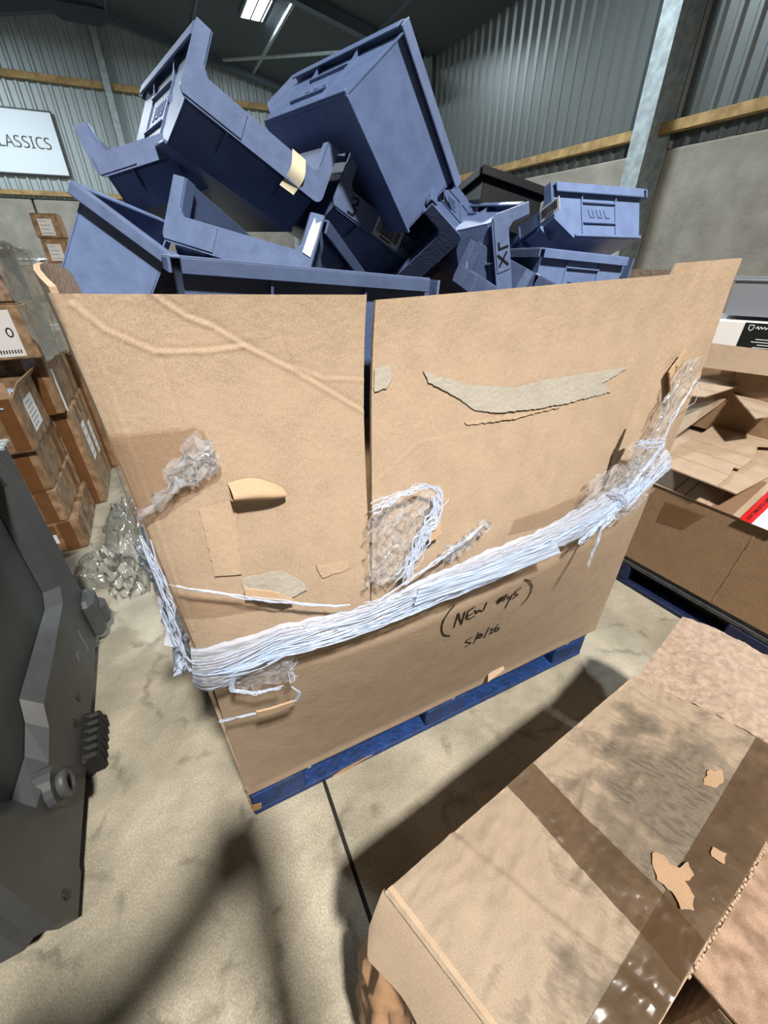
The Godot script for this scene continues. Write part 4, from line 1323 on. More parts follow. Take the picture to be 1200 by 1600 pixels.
func build_left_stack() -> void:
	var g := "brown taped cartons stacked on the left behind the dark container"
	var front := Basis()
	var right := Basis(Vector3.UP, PI / 2)
	var c := carton("carton", "bottom brown taped carton of the left stack, resting on crumpled film", Vector3(-0.87, 0.004, -2.42), Vector3(0.50, 0.162, 0.46), 0.02, M.card_brown, g)
	label_plate(c, Vector3(0.10, 0.08, 0.232), Vector2(0.09, 0.05), front, 2)
	c = carton("carton", "second brown taped carton from the floor in the left stack", Vector3(-0.90, 0.171, -2.43), Vector3(0.51, 0.170, 0.46), -0.01, M.card_brown2, g)
	c = carton("carton", "third brown taped carton from the floor in the left stack", Vector3(-0.90, 0.346, -2.42), Vector3(0.50, 0.195, 0.46), 0.015, M.card_brown, g)
	label_plate(c, Vector3(-0.02, 0.11, 0.232), Vector2(0.11, 0.05), front, 2)
	# opened carton with bubble wrap
	c = thing("open_carton", "opened brown carton on the left stack with bubble wrap bulging out of its top", "box", Transform3D(Basis(Vector3.UP, 0.03), Vector3(-0.88, 0.546, -2.38)), g)
	var st := start()
	cbox(st, Vector3(0, 0.003, 0), Vector3(0.48, 0.006, 0.44))
	for s in [-1.0, 1.0]:
		cbox(st, Vector3(s * 0.237, 0.115, 0), Vector3(0.006, 0.23, 0.44), 0.001)
		cbox(st, Vector3(0, 0.115, s * 0.217), Vector3(0.468, 0.23, 0.006), 0.001)
	obj("body", st, M.card_brown, c)
	st = start()
	slab(st, Vector3(-0.24, 0.23, 0.22), Vector3(-0.10, 0.23, 0.22), Vector3(-0.08, 0.30, 0.14), Vector3(-0.24, 0.30, 0.12), 0.005)
	obj("open_flap", st, M.card_brown2, c)
	st = start()
	slab(st, Vector3(0.12, 0.23, 0.22), Vector3(0.24, 0.23, 0.22), Vector3(0.23, 0.29, 0.20), Vector3(0.10, 0.285, 0.16), 0.005)
	obj("open_flap", st, M.card_brown2, c)
	st = start()
	slab(st, Vector3(0.24, 0.23, 0.20), Vector3(0.24, 0.23, -0.2), Vector3(0.27, 0.27, -0.2), Vector3(0.27, 0.28, 0.18), 0.005)
	obj("open_flap", st, M.card_brown2, c)
	st = start()
	cbox(st, Vector3(0.20, 0.12, 0.221), Vector3(0.055, 0.22, 0.0008))
	obj("parcel_tape", st, M.tape, c)
	st = start()
	cbox(st, Vector3(0.241, 0.12, 0.08), Vector3(0.0008, 0.22, 0.055))
	obj("parcel_tape", st, M.tape, c)
	label_plate(c, Vector3(0.0415, 0.035, 0.2215), Vector2(0.13, 0.045), front, 2)
	label_plate(c, Vector3(0.2415, 0.12, 0.02), Vector2(0.17, 0.14), right, 6)
	var bw := start()
	var nb := noise(301, 9.0, 2, FastNoiseLite.FRACTAL_RIDGED)
	sheet(bw, 36, 30, func(u: float, v: float):
		var x := (u - 0.5) * 0.34
		var z := (v - 0.5) * 0.30
		return Vector3(x + 0.03, 0.19 + 0.085 * cos((u - 0.5) * 2.8) * cos((v - 0.5) * 2.8) + nb.get_noise_2d(x, z) * 0.022, z + 0.08))
	var bo := obj("bubble_wrap", bw, M.film_white)
	bo.transform = c.transform
	tag(bo, "crumpled clear bubble wrap spilling from the opened brown carton", "bubble wrap")
	# taller cartons behind the near column
	c = carton("carton", "tall brown carton standing behind the near column, ragged taped side toward the bins", Vector3(-0.80, 0.004, -2.93), Vector3(0.46, 0.56, 0.52), 0.02, M.card_brown2, g)
	label_plate(c, Vector3(0.232, 0.34, 0.10), Vector2(0.10, 0.22), right, 4)
	label_plate(c, Vector3(0.232, 0.30, -0.08), Vector2(0.08, 0.20), right, 4)
	c = carton("carton", "wide dark brown carton lying behind the opened carton, white strap along its edge", Vector3(-0.93, 0.57, -2.89), Vector3(0.70, 0.29, 0.54), 0.0, M.card_brown, g)
	st = start()
	cbox(st, Vector3(0.352, 0.10, 0.20), Vector3(0.004, 0.22, 0.022), 0.001)
	obj("white_strap", st, M.white, c)
	c = carton("carton", "pale brown carton with a big white label ending in 0, high on the left stack", Vector3(-0.79, 0.868, -2.70), Vector3(0.48, 0.225, 0.42), 0.0, M.card_brown2, g, false)
	label_plate(c, Vector3(0.06, 0.11, 0.212), Vector2(0.26, 0.19), front, 0)
	st = start()
	var zero := []
	for k in 13:
		zero.append(0.163 + cos(TAU * k / 12) * 0.011)
		zero.append(0.115 + sin(TAU * k / 12) * 0.018)
	stroke(st, V2(zero), 0.005, 0.0008, Transform3D(Basis(), Vector3(0, 0, 0.2132)))
	for k in 12:
		stroke(st, V2([0.06 + k * 0.0105, 0.030, 0.06 + k * 0.0105, 0.042]), 0.005, 0.0008, Transform3D(Basis(), Vector3(0, 0, 0.2132)))
	fpart(c, "label_print", st, M.ink, "black printed 0 and code line")
	c = carton("carton", "topmost plain carton of the left stack, wrapped over by grey film", Vector3(-0.80, 1.10, -2.70), Vector3(0.46, 0.20, 0.40), 0.03, M.card_pink, g, false)
	c = carton("carton", "small pale carton end sticking out farther back between the left stack and the bin box", Vector3(-0.72, 0.765, -3.38), Vector3(0.30, 0.13, 0.36), 0.0, M.card_pale, "", true)
	st = start()
	var sp := carton("carton", "brown carton under the small pale carton, deep in the left aisle", Vector3(-0.76, 0.004, -3.42), Vector3(0.46, 0.755, 0.44), 0.0, M.card_brown, "", true)
	sp.set_meta("group", g)
	# grey film draped over the top of the stack
	st = start()
	var nf := noise(311, 2.6, 3, FastNoiseLite.FRACTAL_RIDGED)
	sheet(st, 50, 60, func(u: float, v: float):
		var a := Vector3(-1.05, 1.335, -2.62).lerp(Vector3(-0.535, 1.32, -2.47), u)
		var b := Vector3(-0.56, 0.86, -2.46).lerp(Vector3(-0.53, 0.83, -3.0), u)
		var m := Vector3(-0.62, 1.32, -2.48).lerp(Vector3(-0.54, 1.28, -2.95), u)
		var p := a.lerp(m, minf(v * 2.5, 1.0)) if v < 0.4 else m.lerp(b, (v - 0.4) / 0.6)
		return p + Vector3(0.02 + nf.get_noise_2d(u * 1.0, v) * 0.022, nf.get_noise_2d(v, u + 4.0) * 0.012, nf.get_noise_2d(u + 9.0, v) * 0.02))
	var fo := obj("plastic_film", st, M.film_grey)
	tag(fo, "crinkled grey translucent film draped over the top of the left carton stack", "plastic film")
	# grey wrapped load farther along the aisle
	st = start()
	sheet(st, 30, 30, func(u: float, v: float):
		var p := Vector3(-0.44 + 0.03 * sin(v * 5.0), 0.86 * (1.0 - v) + 0.005, -3.35).lerp(Vector3(-0.30, 0.76 * (1.0 - v) + 0.005, -4.1), u)
		return p + Vector3(nf.get_noise_2d(u, v * 1.5) * 0.04, 0, nf.get_noise_2d(u + 3.0, v) * 0.04), 0.004)
	fo = obj("grey_sheet", st, M.film_grey)
	tag(fo, "grey crinkled polythene sheet hanging beside the tall brown carton in the left aisle", "plastic film")
	# labelled cartons far back by the gable wall, on a wrapped load
	c = carton("carton", "broad pale load carton under the two small labelled cartons at the back left", Vector3(-0.62, 0.004, -4.55), Vector3(0.80, 1.21, 0.60), 0.0, M.card_pale, "", true)
	c = carton("carton", "lower of two small labelled cartons standing by the concrete gable wall", Vector3(-0.595, 1.222, -4.42), Vector3(0.17, 0.155, 0.20), 0.0, M.card_brown2, "two small labelled cartons at the back left", false)
	label_plate(c, Vector3(-0.01, 0.07, 0.1015), Vector2(0.085, 0.105), front, 4)
	c = carton("carton", "upper of two small labelled cartons standing by the concrete gable wall", Vector3(-0.605, 1.382, -4.42), Vector3(0.17, 0.145, 0.20), 0.0, M.card_brown2, "two small labelled cartons at the back left", false)
	label_plate(c, Vector3(-0.005, 0.065, 0.1015), Vector2(0.085, 0.10), front, 4)
	st = start()
	sheet(st, 12, 12, func(u: float, v: float):
		return Vector3(-0.86 + 0.18 * u, 1.222 + 0.02 + nf.get_noise_2d(u * 2.0, v * 2.0) * 0.018, -4.28 - v * 0.2), 0.002)
	var po := obj("paper_sheet", st, M.white)
	tag(po, "white crumpled sheet of paper lying in front of the two small labelled cartons", "paper")

# ---------------------------------------------------------------- right: low carton on a second pallet
func flat_xz(y: float) -> Transform3D:
	return Transform3D(Basis(Vector3(1, 0, 0), Vector3(0, 0, -1), Vector3(0, 1, 0)), Vector3(0, y, 0))

func xz(a: Array) -> PackedVector2Array:
	var r := PackedVector2Array()
	for p in a:
		r.append(Vector2(p.x, -p.z))
	return r

# loose cardboard: corners given as points, a thin plate laid through the first three
func loose_card(called: String, label: String, pts: Array, m: Material, ribs := 0) -> void:
	var a: Vector3 = pts[0]
	var b: Vector3 = pts[1]
	var c: Vector3 = pts[2]
	var x := (b - a).normalized()
	var n := x.cross(c - a).normalized()
	if n.y < 0:
		n = -n
	var y := n.cross(x)
	var xf := Transform3D(Basis(x, y, n), a)
	var poly := PackedVector2Array()
	for p in pts:
		var q: Vector3 = xf.affine_inverse() * p
		poly.append(Vector2(q.x, q.y))
	var o := thing(called, label, "cardboard", xf)
	var st := start()
	plate(st, poly, 0.005)
	obj("board", st, m, o)
	if ribs > 0:
		var lo := poly[0]
		var hi := poly[0]
		for p in poly:
			lo = lo.min(p)
			hi = hi.max(p)
		st = start()
		for k in range(1, ribs):
			var t := float(k) / ribs
			var line := PackedVector2Array([Vector2(lo.x - 1, lerpf(lo.y, hi.y, t)), Vector2(hi.x + 1, lerpf(lo.y, hi.y, t) + 0.02)])
			for seg in Geometry2D.intersect_polyline_with_polygon(line, poly):
				if seg.size() > 1 and seg[0].distance_to(seg[1]) > 0.02:
					stroke(st, PackedVector2Array([seg[0], seg[1]]), 0.004, 0.002, flat_at(0.003))
		obj("score_line", st, M.card_edge, o)

func build_right_pallet() -> void:
	var d := Vector3(0.10, 0, 0.995)
	var xf := Transform3D(Basis(d, Vector3.UP, d.cross(Vector3.UP)), Vector3(1.535, 0, -1.464))
	var p := pallet(xf, "weathered dark blue pallet with grey top boards under the low carton at right", M.pallet_deep, M.pallet_grey)
	for ch in p.get_children():
		if String(ch.name).begins_with("stringer"):
			ch.material_override = M.pallet_grey
	# the low carton
	var o := thing("low_carton", "wide low brown carton with taped flaps on the right-hand pallet", "box", Transform3D(xf.basis, xf.origin + Vector3(0, 0.143, 0)))
	var st := start()
	slab(st, Vector3(0.02, 0, 0.004), Vector3(1.18, 0, 0.004), Vector3(1.18, 0.355, -0.01), Vector3(0.02, 0.355, -0.01), 0.006)
	slab(st, Vector3(1.18, 0, 0.004), Vector3(1.18, 0, -0.96), Vector3(1.18, 0.355, -0.96), Vector3(1.18, 0.355, -0.01), 0.006)
	slab(st, Vector3(1.18, 0, -0.96), Vector3(0.02, 0, -0.96), Vector3(0.02, 0.355, -0.96), Vector3(1.18, 0.355, -0.96), 0.006)
	slab(st, Vector3(0.02, 0, -0.96), Vector3(0.02, 0, 0.004), Vector3(0.02, 0.355, -0.01), Vector3(0.02, 0.355, -0.96), 0.006)
	obj("side_panel", st, M.card_dark, o)
	st = start()
	slab(st, Vector3(0.02, 0.357, -0.004), Vector3(1.18, 0.357, -0.004), Vector3(1.17, 0.43, -0.20), Vector3(0.02, 0.43, -0.20), 0.006)
	obj("top_flap", st, M.card, o)
	st = start()
	slab(st, Vector3(0.02, 0.425, -0.20), Vector3(1.17, 0.425, -0.20), Vector3(1.17, 0.40, -0.96), Vector3(0.02, 0.40, -0.96), 0.006)
	obj("top_flap", st, M.card_pale, o)
	# raised score ridges and tape on the front flap
	for x in [0.30, 0.42, 0.62, 0.70, 0.74, 0.82]:
		st = start()
		slab(st, Vector3(x, 0.3595, -0.004), Vector3(x + 0.006, 0.3595, -0.004), Vector3(x + 0.006, 0.4335, -0.20), Vector3(x, 0.4335, -0.20), 0.002)
		obj("score_line", st, M.card_edge, o)
	st = start()
	slab(st, Vector3(0.84, 0.3585, -0.004), Vector3(0.91, 0.3585, -0.004), Vector3(0.91, 0.4325, -0.20), Vector3(0.84, 0.4325, -0.20), 0.0008)
	obj("parcel_tape", st, M.tape_pale, o)
	st = start()
	slab(st, Vector3(0.50, 0.3585, -0.004), Vector3(0.60, 0.3585, -0.004), Vector3(0.60, 0.4325, -0.20), Vector3(0.50, 0.4325, -0.20), 0.0008)
	obj("parcel_tape", st, M.tape, o)
	st = start()
	slab(st, Vector3(0.70, 0.22, 0.0015), Vector3(0.80, 0.24, 0.0015), Vector3(0.84, 0.32, -0.004), Vector3(0.70, 0.31, -0.004), 0.0008)
	obj("parcel_tape", st, M.tape_pale, o)
	# side-panel score lines
	for x in [0.62, 0.98]:
		st = start()
		slab(st, Vector3(x, 0.01, 0.0055), Vector3(x + 0.004, 0.01, 0.0055), Vector3(x + 0.012, 0.33, -0.007), Vector3(x + 0.008, 0.33, -0.007), 0.002)
		obj("score_line", st, M.card_brown2, o)
	# red document pouch on the corner of the flap
	var fn := Vector3(0, 0.196, 0.073).normalized()
	var up := Vector3(-1, 0, 0)
	var bas := Basis(up.cross(fn), up, fn)
	var at := Vector3(0.99, 0.391, -0.085) + fn * 0.004
	st = start()
	plate(st, rect2(-0.10, -0.055, 0.10, 0.055), 0.0012, Transform3D(bas, at))
	fpart(o, "document_pouch", st, M.white, "white document pouch with a red strip")
	st = start()
	plate(st, rect2(-0.10, 0.020, 0.10, 0.055), 0.0010, Transform3D(bas, at + fn * 0.0012))
	fpart(o, "red_strip", st, M.red)
	var tm := TextMesh.new()
	var sf := SystemFont.new()
	sf.font_names = PackedStringArray(["Droid Sans"])
	sf.font_weight = 700
	tm.font = sf
	tm.text = "DOCUMENTS ENCLOSED"
	tm.font_size = 24
	tm.pixel_size = 0.00066
	tm.depth = 0.001
	var t := mesh_obj("lettering", tm, M.ink, o)
	t.transform = Transform3D(bas, at + fn * 0.0024 + bas.y * 0.0375)
	# torn boards and flaps heaped on top
	loose_card("loose_board", "torn corrugated board with pale score lines lying uppermost on the low carton", [Vector3(1.5793, 0.5920, -0.7995), Vector3(1.5858, 0.5920, -0.6265), Vector3(1.6770, 0.5940, -0.6422), Vector3(1.7917, 0.5980, -0.6821), Vector3(1.7958, 0.5970, -0.6642), Vector3(1.9262, 0.6020, -0.6897), Vector3(2.0816, 0.6070, -0.7490), Vector3(2.1371, 0.6070, -0.7070), Vector3(2.3676, 0.6150, -0.8177), Vector3(2.3407, 0.6200, -0.9686), Vector3(2.2876, 0.6200, -1.0046), Vector3(2.0514, 0.6120, -0.9450), Vector3(1.7254, 0.6000, -0.8893)], M.card_pale, 7)
	loose_card("loose_board", "plain board lying under the score-lined torn board at right", [Vector3(1.6154, 0.5800, -0.6801), Vector3(1.6166, 0.5800, -0.5749), Vector3(1.9387, 0.5800, -0.6031), Vector3(2.2907, 0.5800, -0.7668), Vector3(2.0254, 0.5800, -0.8174)], M.card_pale)
	loose_card("loose_board", "flat orange-brown flap behind the score-lined torn board", [Vector3(1.6047, 0.6400, -0.8655), Vector3(1.9908, 0.6600, -1.0285), Vector3(2.2744, 0.6700, -1.1578), Vector3(2.2362, 0.6700, -0.9447), Vector3(2.0931, 0.6500, -0.9168)], M.card)
	loose_card("loose_board", "pale flap with a taped rear edge, deepest in the heap on the low carton", [Vector3(1.8749, 0.7800, -0.9772), Vector3(1.9203, 0.7800, -0.9348), Vector3(2.3599, 0.8000, -0.9534), Vector3(2.3744, 0.8100, -1.1626), Vector3(2.2844, 0.8000, -1.1811)], M.card_pale, 3)
	loose_card("loose_board", "smooth tan flap at the right edge beside the taped pale flap", [Vector3(2.1754, 0.7600, -0.9624), Vector3(1.9520, 0.7400, -0.7521), Vector3(2.0641, 0.7400, -0.7306), Vector3(2.4446, 0.7800, -0.9249), Vector3(2.4361, 0.7800, -0.9926)], M.card)
	st = start()
	slab(st, Vector3(0, 0, 0), Vector3(0.42, 0, 0.0), Vector3(0.42, 0.085, -0.02), Vector3(0, 0.095, -0.02), 0.005)
	var fb := obj("upright_flap", st, M.card)
	fb.transform = Transform3D(Basis(Vector3(0.35, 0, 0.937), Vector3.UP, Vector3(0.35, 0, 0.937).cross(Vector3.UP)), Vector3(2.0200, 0.8647, -1.0729))
	tag(fb, "upright brown flap standing behind the heaped boards, in front of the white carton", "cardboard")
	# tall carton behind, and what stands on it
	var ty := Basis(Vector3.UP, deg_to_rad(-20.0))
	carton("carton", "brown carton standing on the low carton, carrying the white and dark green carton", Vector3(2.33, 0.578, -1.02), Vector3(0.34, 0.32, 0.74), deg_to_rad(6.0), M.card_dark, "", true)
	var wc := thing("white_carton", "white carton with a dark green upside-down printed panel, right edge above the flaps", "box", Transform3D(Basis(Vector3(0.45, 0, 0.893), Vector3.UP, Vector3(0.45, 0, 0.893).cross(Vector3.UP)), Vector3(2.2000, 0.9060, -1.1668)))
	st = start()
	cbox(st, Vector3(0.25, 0.058, -0.16), Vector3(0.56, 0.132, 0.32), 0.004)
	obj("body", st, M.white, wc)
	st = start()
	cbox(st, Vector3(0.325, 0.058, 0.0008), Vector3(0.41, 0.126, 0.002))
	obj("printed_panel", st, M.green_dark, wc)
	st = start()
	var fz := Transform3D(Basis(), Vector3(-0.095, 0, 0.0022))
	for k in 5:
		var y := 0.014 + k * 0.011
		stroke(st, V2([0.26 + 0.012 * (k % 3), y, 0.40 - 0.01 * (k % 2), y]), 0.0028, 0.0008, fz)
	var shield := V2([0.232, 0.112, 0.232, 0.098, 0.240, 0.090, 0.248, 0.098, 0.248, 0.112, 0.232, 0.112])
	stroke(st, shield, 0.0025, 0.0008, fz)
	stroke(st, V2([0.256, 0.101, 0.262, 0.108, 0.266, 0.097, 0.272, 0.108, 0.278, 0.099, 0.284, 0.108, 0.290, 0.098, 0.298, 0.108, 0.306, 0.098, 0.312, 0.108, 0.32, 0.1, 0.33, 0.108, 0.34, 0.098]), 0.003, 0.0008, fz)
	fpart(wc, "print", st, M.white, "small white upside-down print with a shield emblem")
	var gt := thing("grey_tub", "pale grey plastic tub standing on the white and green carton at the right edge", "tub", Transform3D(wc.transform.basis, Vector3(2.2500, 1.0471, -1.1526)))
	st = start()
	slab(st, Vector3(0.0, 0, 0.0), Vector3(0.36, 0, 0.0), Vector3(0.37, 0.135, 0.01), Vector3(-0.008, 0.135, 0.01), 0.004)
	slab(st, Vector3(0.0, 0, -0.26), Vector3(0.0, 0, 0.0), Vector3(-0.008, 0.135, 0.01), Vector3(-0.008, 0.135, -0.27), 0.004)
	slab(st, Vector3(0.36, 0, 0.0), Vector3(0.36, 0, -0.26), Vector3(0.37, 0.135, -0.27), Vector3(0.37, 0.135, 0.01), 0.004)
	slab(st, Vector3(0.36, 0, -0.26), Vector3(0.0, 0, -0.26), Vector3(-0.008, 0.135, -0.27), Vector3(0.37, 0.135, -0.27), 0.004)
	slab(st, Vector3(0.0, 0.004, 0.0), Vector3(0.36, 0.004, 0.0), Vector3(0.36, 0.004, -0.26), Vector3(0.0, 0.004, -0.26), 0.004)
	obj("body", st, M.grey_plastic, gt)
	st = start()
	cbox(st, Vector3(0.181, 0.137, 0.012), Vector3(0.40, 0.010, 0.014), 0.003)
	cbox(st, Vector3(0.181, 0.137, -0.272), Vector3(0.40, 0.010, 0.014), 0.003)
	obj("rim", st, M.grey_plastic, gt)

# ---------------------------------------------------------------- right foreground carton
var hn: FastNoiseLite
var hr: FastNoiseLite

# local axes of the carton: x along its length, z towards the camera, y up; top at y = 0.45
func top_h(x: float, z: float) -> float:
	var h := 0.45 + hn.get_noise_2d(x, z) * 0.006 + hr.get_noise_2d(x * 0.6 + z * 0.25, z * 1.3) * 0.0035
	h -= 0.004 * exp(-pow((x - 0.66 - 0.2 * z) / 0.008, 2.0)) + 0.003 * exp(-pow((x - 0.635 - 0.2 * z) / 0.006, 2.0))
	h += 0.0035 * exp(-pow((x - 0.13 - 0.35 * z) / 0.006, 2.0)) - 0.003 * exp(-pow((x - 0.145 - 0.35 * z) / 0.006, 2.0))
	h += 0.003 * exp(-pow((x - 0.50 + 0.25 * z) / 0.005, 2.0))
	return h - 0.010 * pow(clampf((z - 0.2) / 0.1, 0.0, 1.0), 2.0)

func grime(w: int, h: int) -> ImageTexture:
	var a := noise(401, 0.012, 4)
	var b := noise(402, 0.05, 3, FastNoiseLite.FRACTAL_RIDGED)
	var f := noise(403, 0.35, 2)
	var out := PackedByteArray()
	out.resize(w * h * 3)
	var c0 := Color(0.575, 0.515, 0.445)
	var c1 := Color(0.27, 0.245, 0.21)
	for j in h:
		var v := float(j) / h
		for i in w:
			var u := 1.0 - float(i) / w
			var big := a.get_noise_2d(i, j)
			var rid := b.get_noise_2d(i * 1.5 + j * 0.2, j * 0.5 - i * 0.1)
			# rubbed dirt: a broad patch on the far right half, a fainter one near the front
			var m := 1.2 - Vector2((u - 0.66) / 0.26, (v - 0.62) / 0.42).length()
			var m2 := 0.9 - Vector2((u - 0.22) / 0.20, (v - 0.95) / 0.35).length()
			var m3 := 0.8 - Vector2((u - 0.80) / 0.12, (v - 0.22) / 0.22).length()
			var ring := 0.35 - absf(Vector2((u - 0.60) / 0.21, (v - 0.62) / 0.38).length() - 1.0) * 4.0
			var k := clampf(maxf(maxf(m, m2 * 0.8), maxf(m3, ring)) * 1.5 + big * 1.3 + rid * 0.5 - 0.02, 0.0, 1.0)
			k *= 0.60 + 0.40 * clampf(0.5 - rid, 0.0, 1.0)
			var c := c0.lerp(c1, k * 0.9)
			var g := 1.0 + f.get_noise_2d(i, j) * 0.10 + big * 0.05
			var o := (j * w + i) * 3
			out[o] = int(clampf(c.r * g, 0, 1) * 255)
			out[o + 1] = int(clampf(c.g * g, 0, 1) * 255)
			out[o + 2] = int(clampf(c.b * g, 0, 1) * 255)
	return ImageTexture.create_from_image(Image.create_from_data(w, h, false, Image.FORMAT_RGB8, out))

func tape_on_top(st: SurfaceTool, a: Vector2, b: Vector2, c: Vector2, d: Vector2, lift: float, nu := 24, nv := 24) -> void:
	sheet(st, nu, nv, func(u: float, v: float):
		var p := a.lerp(b, u).lerp(d.lerp(c, u), v)
		return Vector3(p.x, top_h(p.x, p.y) + lift, p.y))

func build_front_carton() -> void:
	hn = noise(411, 5.0, 3)
	hr = noise(412, 16.0, 3, FastNoiseLite.FRACTAL_RIDGED)
	var ex := Vector3(0.9913, 0, -0.1319)
	var xf := Transform3D(Basis(ex, Vector3.UP, ex.cross(Vector3.UP)), Vector3(0.099, 0, -0.202))
	var o := thing("battered_carton", "battered brown carton with grimy taped top and open end flaps, right foreground", "box", xf)
	var gm := mat(Color(1, 1, 1), 0.85)
	gm.albedo_texture = grime(640, 288)
	var st := start()
	sheet(st, 150, 70, func(u: float, v: float):
		var z := 0.296 * v
		var x := lerpf(0.2 * z, 0.692 + 0.28 * z, 1.0 - u)
		return Vector3(x, top_h(x, z), z), 0.005, true)
	obj("top_panel", st, gm, o)
	st = start()
	slab(st, Vector3(0.70, 0.004, 0.0), Vector3(0.0, 0.004, 0.0), Vector3(0.0, 0.449, 0.0), Vector3(0.692, 0.449, 0.0), 0.005)
	slab(st, Vector3(0.05, 0.004, 0.30), Vector3(0.78, 0.004, 0.30), Vector3(0.775, 0.438, 0.298), Vector3(0.06, 0.438, 0.298), 0.005)
	slab(st, Vector3(0.0, 0.004, 0.30), Vector3(0.70, 0.004, 0.30), Vector3(0.70, 0.004, 0.0), Vector3(0.0, 0.004, 0.0), 0.004)
	obj("side_panel", st, M.card, o)
	# far end flap, bleached and crumpled
	st = start()
	sheet(st, 60, 60, func(u: float, v: float):
		u = 1.0 - u
		var z := 0.005 + 0.29 * v - 0.03 * u * (1.0 - v)
		var x := 0.697 + 0.28 * z + u * (0.275 + 0.01 * sin(v * 9.0))
		return Vector3(x, 0.446 + 0.010 * u + hr.get_noise_2d(x * 1.3, z) * 0.006 + hn.get_noise_2d(x, z) * 0.008, z), 0.005)
	var ff := obj("end_flap", st, mat(Color(0.66, 0.585, 0.525), 0.92, 0.0, mottle(256, 431, Color(0.84, 0.83, 0.82), Color(1, 1, 1), 14.0, 0.18), 3.0, bumps(256, 433, 0.09, 5.0), 0.45), o)
	ff.set_meta("label", "paler crumpled end flap")
	# near end flap, folded down
	st = start()
	sheet(st, 10, 40, func(u: float, v: float):
		var z := lerpf(-0.004, 0.27, v)
		var w := 0.085 * (0.62 + 0.38 * clampf(v * 9.0, 0.0, 1.0)) + 0.006 * sin(v * 13.0)
		var x := 0.2 * z - u * w * 0.62
		return Vector3(x, 0.447 - u * u * 0.012 - u * w * 0.72, z + 0.012 * u * (1.0 - clampf(v * 6.0, 0.0, 1.0))), 0.006)
	obj("end_flap", st, M.card, o)
	st = start()
	for z0 in [0.0]:
		tape_on_top(st, Vector2(0.006, 0.0), Vector2(0.014, 0.0), Vector2(0.066, 0.27), Vector2(0.058, 0.27), 0.002, 4, 40)
	obj("score_line", st, M.card_edge, o)
	# tape: one strip across the top, one along the near long edge
	st = start()
	tape_on_top(st, Vector2(0.268, 0.0), Vector2(0.338, 0.0), Vector2(0.352, 0.295), Vector2(0.282, 0.295), 0.0015, 24, 70)
	obj("parcel_tape", st, M.tape_dirty, o)
	st = start()
	tape_on_top(st, Vector2(0.10, 0.248), Vector2(0.75, 0.215), Vector2(0.77, 0.296), Vector2(0.10, 0.296), 0.0022, 90, 16)
	obj("parcel_tape", st, M.tape_dirty, o)
	# places where the tape's brown skin has been torn away
	var tp := [V2([0.372, 0.205, 0.384, 0.198, 0.398, 0.210, 0.392, 0.222, 0.402, 0.232, 0.420, 0.236, 0.410, 0.250, 0.392, 0.246, 0.384, 0.262, 0.366, 0.268, 0.352, 0.256, 0.362, 0.240, 0.356, 0.222]), V2([0.566, 0.196, 0.60, 0.190, 0.622, 0.204, 0.604, 0.216, 0.580, 0.212]), V2([0.46, 0.252, 0.478, 0.250, 0.484, 0.264, 0.468, 0.270])]
	for poly in tp:
		st = start()
		var c := Vector2()
		for q in poly:
			c += q / poly.size()
		plate(st, ragged(poly, 0.005, 0.0016), 0.001, Transform3D(Basis(Vector3(1, 0, 0), Vector3(0, 0, 1), Vector3(0, -1, 0)), Vector3(0, top_h(c.x, c.y) + 0.0042, 0)))
		obj("torn_patch", st, M.paper_peel2, o)
	# ragged corrugated edge along the near long side
	st = start()
	var rng := RandomNumberGenerator.new()
	rng.seed = 5
	for k in 60:
		var x := 0.30 + k * 0.0076
		cbox(st, Vector3(x, top_h(x, 0.296) - 0.004, 0.298 + rng.randf_range(-0.001, 0.002)), Vector3(0.006, rng.randf_range(0.003, 0.006), 0.004), 0.001)
	var rg := obj("ragged_edge", st, M.card_edge, o)
	rg.set_meta("kind", "stuff")
	st = start()
	plate(st, V2([0.0, 0.0, 0.011, 0.004, 0.004, 0.014]), 0.001, Transform3D(Basis(Vector3(1, 0, 0), Vector3(0, 0, 1), Vector3(0, -1, 0)), Vector3(0.405, 0.4465, 0.268)))
	obj("film_scrap", st, M.white, o)
	# brown void-fill paper pushed out of the near end
	st = start()
	var pn := noise(441, 5.0, 4, FastNoiseLite.FRACTAL_RIDGED)
	sheet(st, 60, 40, func(u: float, v: float):
		var a := u * TAU
		var b := (v - 0.5) * PI * 0.98
		var r := 1.0 + pn.get_noise_3d(cos(a) * cos(b) * 0.4, sin(b) * 0.4, sin(a) * cos(b) * 0.4) * 0.28
		return Vector3(cos(a) * cos(b) * 0.085 * r, 0.16 + sin(b) * 0.155 * r, sin(a) * cos(b) * 0.15 * r))
	var vp := obj("packing_paper", st, M.kraft)
	vp.transform = Transform3D(xf.basis, xf.origin + xf.basis * Vector3(0.005, 0, 0.135))
	tag(vp, "crumpled brown packing paper bulging out below the near flap of the battered carton", "paper")
	# neighbouring carton at the right edge
	var nc := thing("carton", "plain pinkish-brown carton beside the battered one, lower right corner", "box", Transform3D(xf.basis, xf.origin + xf.basis * Vector3(0.335, 0, 0.32)))
	st = start()
	cbox(st, Vector3(0.34, 0.19, 0.24), Vector3(0.68, 0.372, 0.44), 0.006)
	obj("body", st, M.card_pink, nc)
	st = start()
	sheet(st, 30, 20, func(u: float, v: float):
		return Vector3(u * 0.68, 0.380 + hn.get_noise_2d(u + 5.0, v) * 0.004, -0.012 + v * 0.47), 0.005)
	obj("top_flap", st, M.card_pink, nc)

